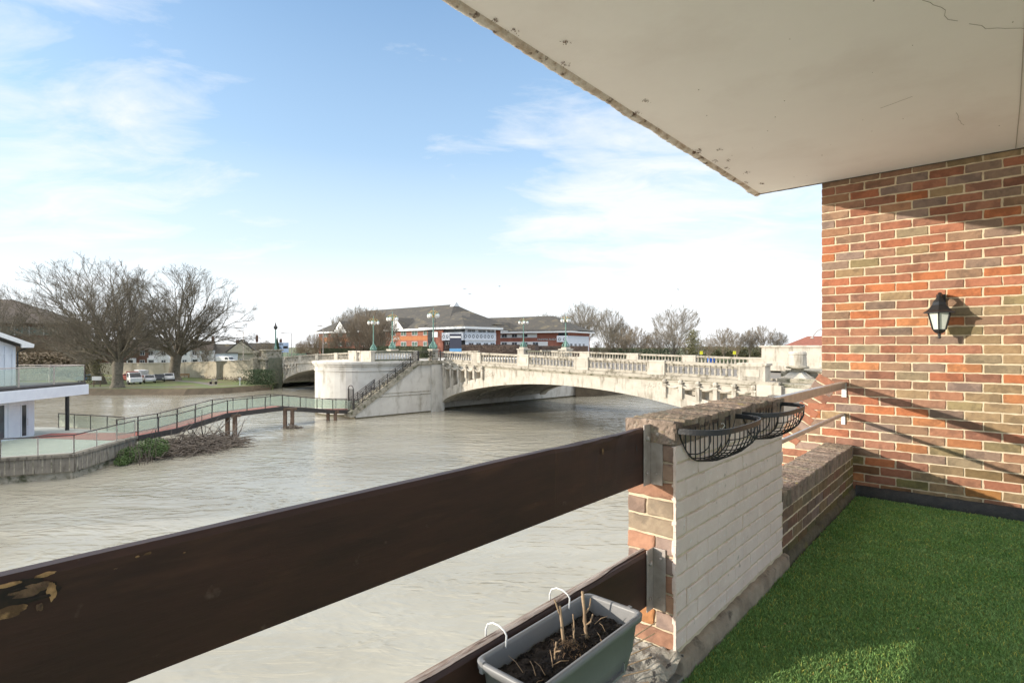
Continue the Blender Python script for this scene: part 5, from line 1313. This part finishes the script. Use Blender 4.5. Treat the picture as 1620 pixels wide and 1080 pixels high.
for _ in range(70):
    u = rc_.uniform(-.9,.1); v = rc_.uniform(1.9,5.5); a = Vector((rc_.gauss(0,1),rc_.gauss(0,1),.1)).normalized()*rc_.uniform(.003,.008); e = a.orthogonal().normalized()*.002; p = Vector((u,v,ZF+.022))
    b.add([p-a,p+e,p+a,p-e], [(0,1,2,3)])
o = tobal(b.build('turf_litter', M['bare'])); tag(o, 'tiny dry leaf crumbs scattered on the artificial turf', 'litter', kind='stuff')
# lumpy mortar bed at the foot of the pier, outside corner
ml = bal('mortar_ledge', 'lumpy cracked grey mortar ledge below the planter corner', 'ledge')
b = MB(); nx_, ny_ = 60, 90; vs = []
for j in range(ny_+1):
    for i in range(nx_+1):
        u = -1.26+.34*i/nx_; v = 1.1+.96*j/ny_; zz = -1.245+.028*noise.noise(Vector((u*14,v*14,1)))+.012*noise.noise(Vector((u*45,v*45,2)))+(.05 if j == ny_ else 0)*0
        zz += .03*max(0,(v-1.85))/.2
        vs.append((u,v,zz))
fs = [(j*(nx_+1)+i, j*(nx_+1)+i+1, (j+1)*(nx_+1)+i+1, (j+1)*(nx_+1)+i) for j in range(ny_) for i in range(nx_)]
b.add(vs, fs); b.build('mortar_bed', M['lump'], ml, smooth=True)
b = MB(); b.box(-1.255,-.925,1.1,2.058,ZF-.05,-1.29); b.build('ledge_edge', M['lump'], ml)
# ---- ceiling slab of the balcony above
so = bal('balcony_above', 'off white painted underside of the balcony above with a chipped rusty edge', 'balcony')
b = MB(); b.box(-1.775, 2.6, -3.2, VW-.003, ZS, ZS+.18); b.build('soffit', M['soffit'], so)
b = MB(); n = 420; vs = []; m = 7                   # crumbling drip edge
for i in range(n+1):
    v = -1.2+(VW+1.2-.004)*i/n; q = lambda s,k: noise.noise(Vector((v*s, k*5.1, 3)))
    w = .013*q(3,1)+.007*q(18,2)+.004*q(60,3); dz = -.004+.006*q(7,4)+.005*q(30,5)
    ring_ = [(-1.735,ZS+.002),(-1.745+w*.3,ZS-.010+dz*.3),(-1.765+w,ZS-.014+dz),(-1.79+w,ZS-.006+dz),(-1.80+w,ZS+.02),(-1.797+w*.6,ZS+.07),(-1.79,ZS+.181)]
    vs += [(a,v,c) for a,c in ring_]
fs = [(i*m+j, i*m+j+1, (i+1)*m+j+1, (i+1)*m+j) for i in range(n) for j in range(m-1)]
fs.append(tuple(range(m))); b.add(vs, fs); b.build('chipped_edge', M['rust'], so, smooth=True)
b = MB(); rn = random.Random(6)
for _ in range(26):                                 # rust blisters, cobwebbed pits near the edge
    v = rn.uniform(.3,5.5); u = -1.72+rn.random()**2*.16; s = rn.uniform(.004,.014)
    for _ in range(14):
        p = Vector((u+rn.gauss(0,s), v+rn.gauss(0,s*1.6), ZS-.002-rn.random()*.008)); a = Vector((rn.gauss(0,1),rn.gauss(0,1),rn.gauss(0,.4))).normalized()*rn.uniform(.002,.007)
        b.tube([p-a,p+a], [.0016,.0008], 4)
b.build('rust_blisters', mat('rust_dark', (.07,.04,.03), (.20,.11,.06), 60, .95), so)
rn = random.Random(33); b = MB()
for (u,v,dx,dy,n_) in ((-.25,2.9,.02,.05,9),(-.10,3.3,.03,.035,8),(-.55,4.1,.03,-.02,6),(-.75,2.3,.02,.03,5),(-.2,4.5,.012,.05,7)):
    pts = []
    for i in range(n_): pts.append((u,v,ZS-.0006)); u += dx+rn.gauss(0,.01); v += dy+rn.gauss(0,.012)
    b.tube(pts, .0009, 3)
for _ in range(60):
    u = rn.uniform(-1.6,.6); v = rn.uniform(.6,5.4); s = rn.uniform(.0015,.004); b.lathe([(s,ZS-.0015),(s,ZS+.001)], u, v, 6)
b.build('hairline_cracks', mat('crack_grey', (.20,.17,.15), None, 3, .9), so)
b = MB(); n = 200
for i in range(n):
    u = -1.74+(1.9+1.74)*i/n; w = .006+.006*noise.noise(Vector((u*12,1,1))); b.box(u, u+(3.64/n), VW-.003-w-.006, VW-.0035, ZS-w, ZS-.0005)
b.build('joint_seal', mat('dirty_seal', (.16,.125,.10), (.07,.055,.045), 20, .95), so)
b = MB(); b.tube([(.10,VW-.02,ZS-.003),(.102,4.6,ZS-.003),(.09,3.2,ZS-.003),(.10,1.2,ZS-.003)], .0022, 4); b.build('plaster_joint', mat('joint_grey', (.42,.38,.35), None, 3, .9), so)
# ---- timber rails
def timber(name, label, ui, uo, zt_, zb_, v0, v1, topmat, damage, bevel=.004):
    r = bal(name, label, 'railing board', 'dark timber railing boards'); b = MB(); n = 300; m = 8; vs = []
    for i in range(n+1):
        v = v0+(v1-v0)*(i/n); q = lambda s,k: noise.noise(Vector((v*s, k*4.3, zt_*10)))
        dmg = damage(v); t_in = zt_+.0015*q(3,1)-dmg*(.6+.6*q(9,2)+.2*q(30,6)); t_out = zt_+.002*q(4,3)-dmg*.3*(1+q(6,4))
        if bevel > .01: t_out -= .010
        ring_ = [(ui,zb_+.002),(ui+.0008*q(8,5)-dmg*.35*(1+q(20,8)),(zt_+zb_)/2+.06),(ui-dmg*.5*(1+q(14,7)),t_in-.012),(ui-.006,t_in),(uo+bevel,t_out),(uo,t_out-.008),(uo,zb_+.002),((ui+uo)/2,zb_)]
        vs += [(a,v,c) for a,c in ring_]
    fs = [(i*m+j, (i+1)*m+j, (i+1)*m+(j+1)%m, i*m+(j+1)%m) for i in range(n) for j in range(m)]
    fs += [tuple(range(m)), tuple(range(n*m+m-1,n*m-1,-1))]; b.add(vs, fs); o = b.build('board', M['timber'], r)
    return r
dm = lambda v: .014*max(0, 1-abs(v-1.68)/.26)**.5 if 1.42 < v < 1.94 else 0
ur = timber('timber_rail', 'upper dark stained timber board, warped with a rotten top edge', -1.068, -1.10, -.33, -.552, -1.6, 2.035, None, dm, .004)
lr = timber('timber_rail', 'lower dark stained timber board the planter hooks over', -1.055, -1.0915, -.826, -1.042, -1.6, 2.035, None, lambda v: 0)
b = MB(); n = 240; vs = []
for i in range(n+1):                                # bare weathered top of the lower board
    v = -.6+2.63*i/n; q = lambda s,k: noise.noise(Vector((v*s,k,9)))
    x0 = -1.0612+.004*q(8,1)-(.012 if v > 1.68 else 0)*min(1,(v-1.68)/.1 if v > 1.68 else 0); x1 = -1.0875
    vs += [(x0,v,-.8222+.0008*q(60,3)),((x0+x1)/2,v,-.8205+.001*q(50,2)),(x1-.004,v,-.8235)]
fs = [(i*3+j,(i+1)*3+j,(i+1)*3+j+1,i*3+j+1)[::-1] for i in range(n) for j in range(2)]
b.add(vs, fs); b.build('worn_top', M['weathered'], lr)
M['scar'] = mat('scar_wood', (.035,.02,.013), (.012,.009,.007), 60, .8); M['worn'] = mat('brown_scar', (.22,.13,.075), (.07,.04,.025), 50, .8, .5, 60)
# bare wood wounds on the upper board
def wound(parent, cv, cz, w, h, seed, m='bare', un=-1.0665):
    b = MB(); rn = random.Random(seed); n = 26; P = []
    for i in range(n):
        a = 2*math.pi*i/n; r = 1+.38*noise.noise(Vector((math.cos(a)*1.6,math.sin(a)*1.6,seed*3.3)))+.12*rn.gauss(0,1)*.5
        P.append((un+.0006, cv+w*r*math.cos(a), cz+h*r*math.sin(a)))
    b.add([(un+.0016,cv,cz)]+P, [(0,i+1,(i+1)%n+1) for i in range(n)]); return b.build('bare_wood_scar', M[m], parent)
for (cv,cz,w,h,sd,mm,lift) in ((.128,-.360,.040,.020,12,'scar',0),(.108,-.381,.024,.0085,1,'bare',.001),(.160,-.366,.0065,.014,5,'bare',.001),(.135,-.357,.024,.0085,2,'worn',.001),(.112,-.342,.016,.003,3,'bare',.001),(.152,-.340,.013,.003,7,'bare',.001),(.146,-.386,.004,.007,9,'worn',.001),(.12,-.352,.012,.003,19,'scar',.0016),(.142,-.372,.016,.004,23,'scar',.0016),
                        (.285,-.346,.006,.0022,4,'bare',0),(.27,-.347,.003,.0016,8,'bare',0),(.34,-.36,.002,.001,41,'bare',0),(.24,-.358,.003,.001,43,'worn',0),(1.70,-.378,.006,.012,6,'bare',0),(1.945,-.40,.004,.014,10,'black',0)):
    wound(ur, cv, cz, w, h, sd, mm, -1.0665+lift)
def bolt(parent, p, axis, r=.008, l=.008):
    b = MB(); b.lathe([(r,0),(r,l*.7),(r*.55,l)], n=8); k = Matrix.Rotation(R_(90),4,'Y') if axis == 'u' else Matrix.Rotation(R_(90),4,'X'); b.xf(Matrix.Translation(p) @ k); b.build('bolt', M['galv'], parent)
for (zt_,zb_,l,ui) in ((-.315,-.56,'galvanised angle bracket holding the upper board to the pier',-1.066),(-.815,-1.062,'stained angle bracket holding the lower board to the pier',-1.053)):
    r = bal('angle_bracket', l, 'bracket', 'angle brackets on the pier')
    b = MB(); b.box(ui, ui+.005, 2.0, 2.0585, zb_, zt_); b.box(ui+.0051, ui+.056, 2.0535, 2.0585, zb_, zt_+.0); b.build('angle', M['galv'], r, bevel=.0015)
    bolt(r, Vector((ui+.005,2.02,zt_-.055)), 'u', .011, .012); bolt(r, Vector((ui+.036,2.0535,zt_-.04)), 'v', .007, .006)
    bolt(r, Vector((ui+.005,2.02,zb_+.05)), 'u', .009, .008); bolt(r, Vector((ui+.030,2.0535,zb_+.045)), 'v', .007, .006)
# ---- metal handrails to the wall
for (z0,z1,w,l,nm) in ((-.375,-.314,.045,'upper square metal handrail from the pier to the brick wall','u'),(-.618,-.592,.026,'lower thin metal rail from the pier to the brick wall','l')):
    r = bal('metal_rail', l, 'handrail', 'metal rails above the low parapet')
    b = MB(); b.box(-1.035-w/2, -1.035+w/2, PV1+.008, VW-.012, z0, z1); b.build('tube', M['alu'], r, bevel=.006)
    b = MB(); b.box(-1.035-w/2+(.012 if nm == 'u' else 0), -1.035+w/2+.004, VW-.014, VW-.008, z0-.075, z1-.01); p = b.build('wall_plate', M['white'], r)
    for q in (.025,.055): bolt(p, Vector((-1.03,VW-.014,z0-q)), 'v', .0035, .003)
# ---- wire hay baskets
def basket(v0, v1, label):
    r = bal('wire_basket', label, 'wall basket', 'black wire baskets on the painted pier'); L = v1-v0; D = .165; H = .155; zt_ = -.335; u0 = UI+.006
    def rim(t):                                     # rounded half oblong
        a = math.pi*t; c, s = math.cos(a), math.sin(a); e = .62
        return (u0+D*abs(s)**e, (v0+v1)/2-L/2*math.copysign(abs(c)**e, c))
    b = MB(); n = 48
    for i in range(n):
        (ua,va),(ub,vb) = rim(i/n), rim((i+1)/n); h_ = .011; k = .0022
        d = Vector((ub-ua,vb-va)); d = d.normalized() if d.length else Vector((1,0)); nn = Vector((d.y,-d.x))*k
        vs = [(ua+nn.x,va+nn.y,zt_-h_),(ub+nn.x,vb+nn.y,zt_-h_),(ub-nn.x,vb-nn.y,zt_-h_),(ua-nn.x,va-nn.y,zt_-h_)]; vs += [(a,c,zt_+h_) for a,c,_ in vs]
        b.add(vs, [(0,3,2,1),(4,5,6,7),(0,1,5,4),(1,2,6,5),(2,3,7,6),(3,0,4,7)])
    b.build('rim_band', M['blackm'], r)
    b = MB(); b.box(u0-.004,u0,v0,v1,zt_-.011,zt_+.011); b.build('back_band', M['blackm'], r)
    b = MB(); nw = 13
    low = lambda s: zt_-H*(1-abs(2*s-1)**3.2)
    for i in range(nw):                             # back uprights
        s = (i+.5)/nw; v = v0+L*s; b.tube([(u0,v,zt_),(u0,v,low(s))], .0026, 6)
    for i in range(nw):                             # curved staves from the rim to the keel
        s = .02+.96*(i+.5)/nw; cc_ = min(1,abs(2*s-1))**(1/.62); ua = u0+D*(1-cc_*cc_)**.31; va = v0+L*s; sk = .10+.80*s; vk = v0+L*sk; zk = low(sk); du = ua-u0
        b.tube([Vector((u0+du*f, va+(vk-va)*g, zt_+(zk-zt_)*h_)) for f,g,h_ in ((1,0,0),(.99,.1,.3),(.88,.3,.58),(.66,.55,.80),(.38,.8,.94),(.05,1,1))], .0026, 6)
    keel = [(u0+.002, v0+L*i/24, low(i/24)) for i in range(25)]
    b.tube(keel, .0034, 6)
    b.build('wire_staves', M['blackm'], r)
    return r
basket(2.068, 2.70, 'nearer empty black wire basket hung on the painted pier')
basket(2.80, 3.455, 'farther empty black wire basket hung on the painted pier')
hk = tobal(MB().tube([(UI+.004,2.50,-.372),(UI+.02,2.50,-.372),(UI+.028,2.508,-.36),(UI+.02,2.515,-.35),(UI+.01,2.512,-.352)], .0022, 6).build('wall_hook', M['white'])); tag(hk, 'small white painted hook on the pier behind the nearer basket', 'hook')
# ---- planter
pt = bal('planter_trough', 'grey plastic trough planter hooked on the lower timber board', 'planter')
pu0, pu1, pv0, pv1, pz, pb_ = -1.034, -.832, 1.03, 1.552, -.827, -1.005
def rrect(u0,u1,v0,v1,r,n=5):
    pts = []
    for cx_,cy_,a0 in ((u1-r,v1-r,0),(u0+r,v1-r,90),(u0+r,v0+r,180),(u1-r,v0+r,270)):
        for i in range(n+1): a = R_(a0+90*i/n); pts.append((cx_+r*math.cos(a), cy_+r*math.sin(a)))
    return pts
prof_ = [(.030,pb_,.02),(.018,pb_+.06,.02),(.016,pb_+.062,.02),(.006,pz-.024,.022),(-.006,pz-.022,.024),(-.008,pz-.004,.026),(-.004,pz,.026),(.004,pz-.001,.024),(.006,pz-.01,.022),(.010,pz-.05,.02),(.03,pb_+.006,.018)]
b = MB(); rings = []
for ins, z, rr in prof_: rings.append([(x,y,z) for x,y in rrect(pu0+ins,pu1-ins,pv0+ins,pv1-ins,rr)])
n = len(rings[0]); vs = [p for r in rings for p in r]; fs = [(i*n+j, i*n+(j+1)%n, (i+1)*n+(j+1)%n, (i+1)*n+j) for i in range(len(rings)-1) for j in range(n)]
fs += [tuple(range(n-1,-1,-1)), tuple((len(rings)-1)*n+j for j in range(n))]; b.add(vs, fs); b.build('trough', M['plastic'], pt, smooth=True)
b = MB(); N1, N2 = 40, 90; vs = []
for j in range(N2+1):
    for i in range(N1+1):
        u = pu0+.016+(pu1-pu0-.032)*i/N1; v = pv0+.016+(pv1-pv0-.032)*j/N2
        vs.append((u,v,pz-.052+.012*noise.noise(Vector((u*40,v*40,1)))+.007*noise.noise(Vector((u*120,v*120,2)))+.028*math.exp(-((u+.915)**2+(v-1.27)**2)/.002)))
b.add(vs, [(j*(N1+1)+i, j*(N1+1)+i+1, (j+1)*(N1+1)+i+1, (j+1)*(N1+1)+i) for j in range(N2) for i in range(N1)]); so_ = b.build('soil', M['soil'], pt, smooth=True)
b = MB(); rn = random.Random(2)
for _ in range(420):
    u = rn.uniform(pu0+.02,pu1-.02); v = rn.uniform(pv0+.02,pv1-.02); s = rn.uniform(.0015,.005)
    k = len(b.v); b.lathe([(s*.5,-s*.6),(s,0),(s*.5,s*.7)], n=5); b.xf(Matrix.Translation((u,v,pz-.048+.028*math.exp(-((u+.915)**2+(v-1.27)**2)/.002))) @ Matrix.Rotation(rn.random()*3,4,'X'), k)
b.build('soil_crumbs', M['soil'], pt)
for _ in range(14):
    u = rn.uniform(-.99,-.87); v = rn.uniform(1.12,1.48); p = Vector((u,v,pz-.045)); d = Vector((rn.gauss(0,1),rn.gauss(0,1),rn.random()*.7)).normalized()*rn.uniform(.02,.06)
    MB().tube([p,p+d*.5+Vector((0,0,.006)),p+d], [.0014,.001,.0006], 4).build('dead_root', M['stalk'], pt)
for (z_) in (pz-.012,):
    for (u,v) in ((pu0+.015,pv0-.002),(pu1-.05,pv1+.002)):
        b = MB(); b.box(u,u+.012,v-.006,v+.006,pz-.028,pz+.003); b.build('rim_clip', M['plastic'], pt)
b = MB(); b.box(pu1-.0285,pu1-.0165,pv0+.08,pv1-.07,pb_+.012,pb_+.02); b.box(pu1-.0285,pu1-.016,pv1-.08,pv1-.074,pb_+.012,pb_+.045); b.build('foot_moulding', M['plastic'], pt)
# dead plant
dp = bal('dead_plant', 'dead pale sawn stalks standing in the planter soil', 'plant')
def stalk(pts, r): 
    b = MB(); pts = [Vector(p) for p in pts]; q = []
    for a,c in zip(pts,pts[1:]):
        for i in range(4): q.append(a.lerp(c,i/4)+Vector((rn.gauss(0,.0007),rn.gauss(0,.0007),0)))
    q.append(pts[-1]); n = len(q); r *= .82; b.tube(q, [r*(1-.3*i/n)*(1+.12*rn.gauss(0,1)) for i in range(n)], 7); b.build('stalk', M['stalk'], dp, smooth=True)
gz_ = pz-.05
stalk([(-.945,1.30,gz_),(-.955,1.30,gz_+.05),(-.965,1.303,gz_+.115)], .0062); stalk([(-.962,1.302,gz_+.09),(-.975,1.29,gz_+.135)], .0035)
stalk([(-.925,1.385,gz_),(-.932,1.385,gz_+.05),(-.942,1.39,gz_+.12),(-.945,1.392,gz_+.135)], .0065); stalk([(-.934,1.387,gz_+.07),(-.925,1.40,gz_+.09),(-.925,1.405,gz_+.115)], .0035); stalk([(-.930,1.385,gz_+.04),(-.912,1.387,gz_+.055),(-.907,1.39,gz_+.078)], .0036)
stalk([(-.935,1.335,gz_),(-.938,1.337,gz_+.04),(-.944,1.34,gz_+.085)], .0036); stalk([(-.92,1.22,gz_),(-.922,1.222,gz_+.03),(-.918,1.224,gz_+.058)], .0045); stalk([(-.921,1.222,gz_+.03),(-.905,1.226,gz_+.038)], .003)
b = MB()
for _ in range(260):
    p = Vector((-.915+rn.gauss(0,.018), 1.27+rn.gauss(0,.022), gz_+.012+rn.random()*.022)); d = Vector((rn.gauss(0,1),rn.gauss(0,1),rn.gauss(0,1))).normalized()*rn.uniform(.005,.014); b.tube([p,p+d], [.001,.0005], 3)
b.build('root_clump', mat('root_brown', (.22,.14,.08), (.12,.075,.045), 40, .95), dp)
# white hooks over the board
for v,l in ((1.13,'white curved hook near the close end of the planter'),(1.43,'white curved hook behind the tallest dead stalks')):
    r = tobal(MB().tube([(-1.022,v,-.835),(-1.02,v,-.80),(-1.028,v,-.79),(-1.048,v,-.782),(-1.072,v,-.782),(-1.092,v,-.792),(-1.10,v,-.81),(-1.10,v,-.86)], .0026, 8).build('planter_hook', M['white'], smooth=True))
    tag(r, l, 'hook', 'hooks holding the planter')
# sticks leaning on the pier foot
rn = random.Random(15)
tl = ['topmost leaning twig beside the bracket foot','second highest leaning twig','middle thin twig leaning on the pier foot','twig crossing below the middle one','lower twig leaning on the pier foot','lowest twig by the mortar ledge']
for i in range(6):
    u = -1.06+.004*i; v = 1.86-.035*i; z = -1.13-.014*i
    r = tobal(MB().tube([(-1.17+.03*rn.random(), v-.11, -1.215), (u-.03,v-.03,z-.02), (-1.00+.012*i, v+.12, z+.055-.012*i)], [.0035,.003,.002], 6).build('twig', M['stalk']))
    tag(r, tl[i], 'twig', 'dry twigs leaning on the pier foot')
# ---- wall lantern
wl = bal('wall_lantern', 'small black coach lantern with frosted panes on the brick wall', 'wall light')
lu, lv, lz = -.345, VW-.172, .0
b = MB(); b.box(lu-.03,lu+.03,VW-.016,VW-.001,.30,.42); b.box(lu-.022,lu+.022,VW-.03,VW-.016,.315,.405)
b.tube([(lu,VW-.02,.36),(lu,VW-.06,.415),(lu,VW-.13,.415),(lu,lv,.385)], [.018,.017,.015,.012], 8); b.build('wall_arm', M['blackm'], wl, smooth=False)
def sq(prof, b): b.lathe(prof, lu, lv, 6, a0=R_(30)); return b
b = MB(); sq([(.112,.262),(.112,.268),(.085,.285),(.052,.325),(.045,.35),(.018,.385),(.008,.40)], b); b.build('roof', M['blackm'], wl)
b = MB(); sq([(.012,.085),(.012,.10),(.030,.108),(.044,.125),(.046,.135)], b)
for k in range(6):
    a = R_(30+60*k); b.tube([(lu+.046*math.cos(a),lv+.046*math.sin(a),.133),(lu+.078*math.cos(a),lv+.078*math.sin(a),.263)], .0052, 5)
b.lathe([(.005,.062),(.011,.07),(.011,.08),(.006,.086)], lu, lv, 8); b.build('cage', M['blackm'], wl)
b = MB(); sq([(.042,.136),(.073,.262)], b); b.build('panes', M['lampglass'], wl)
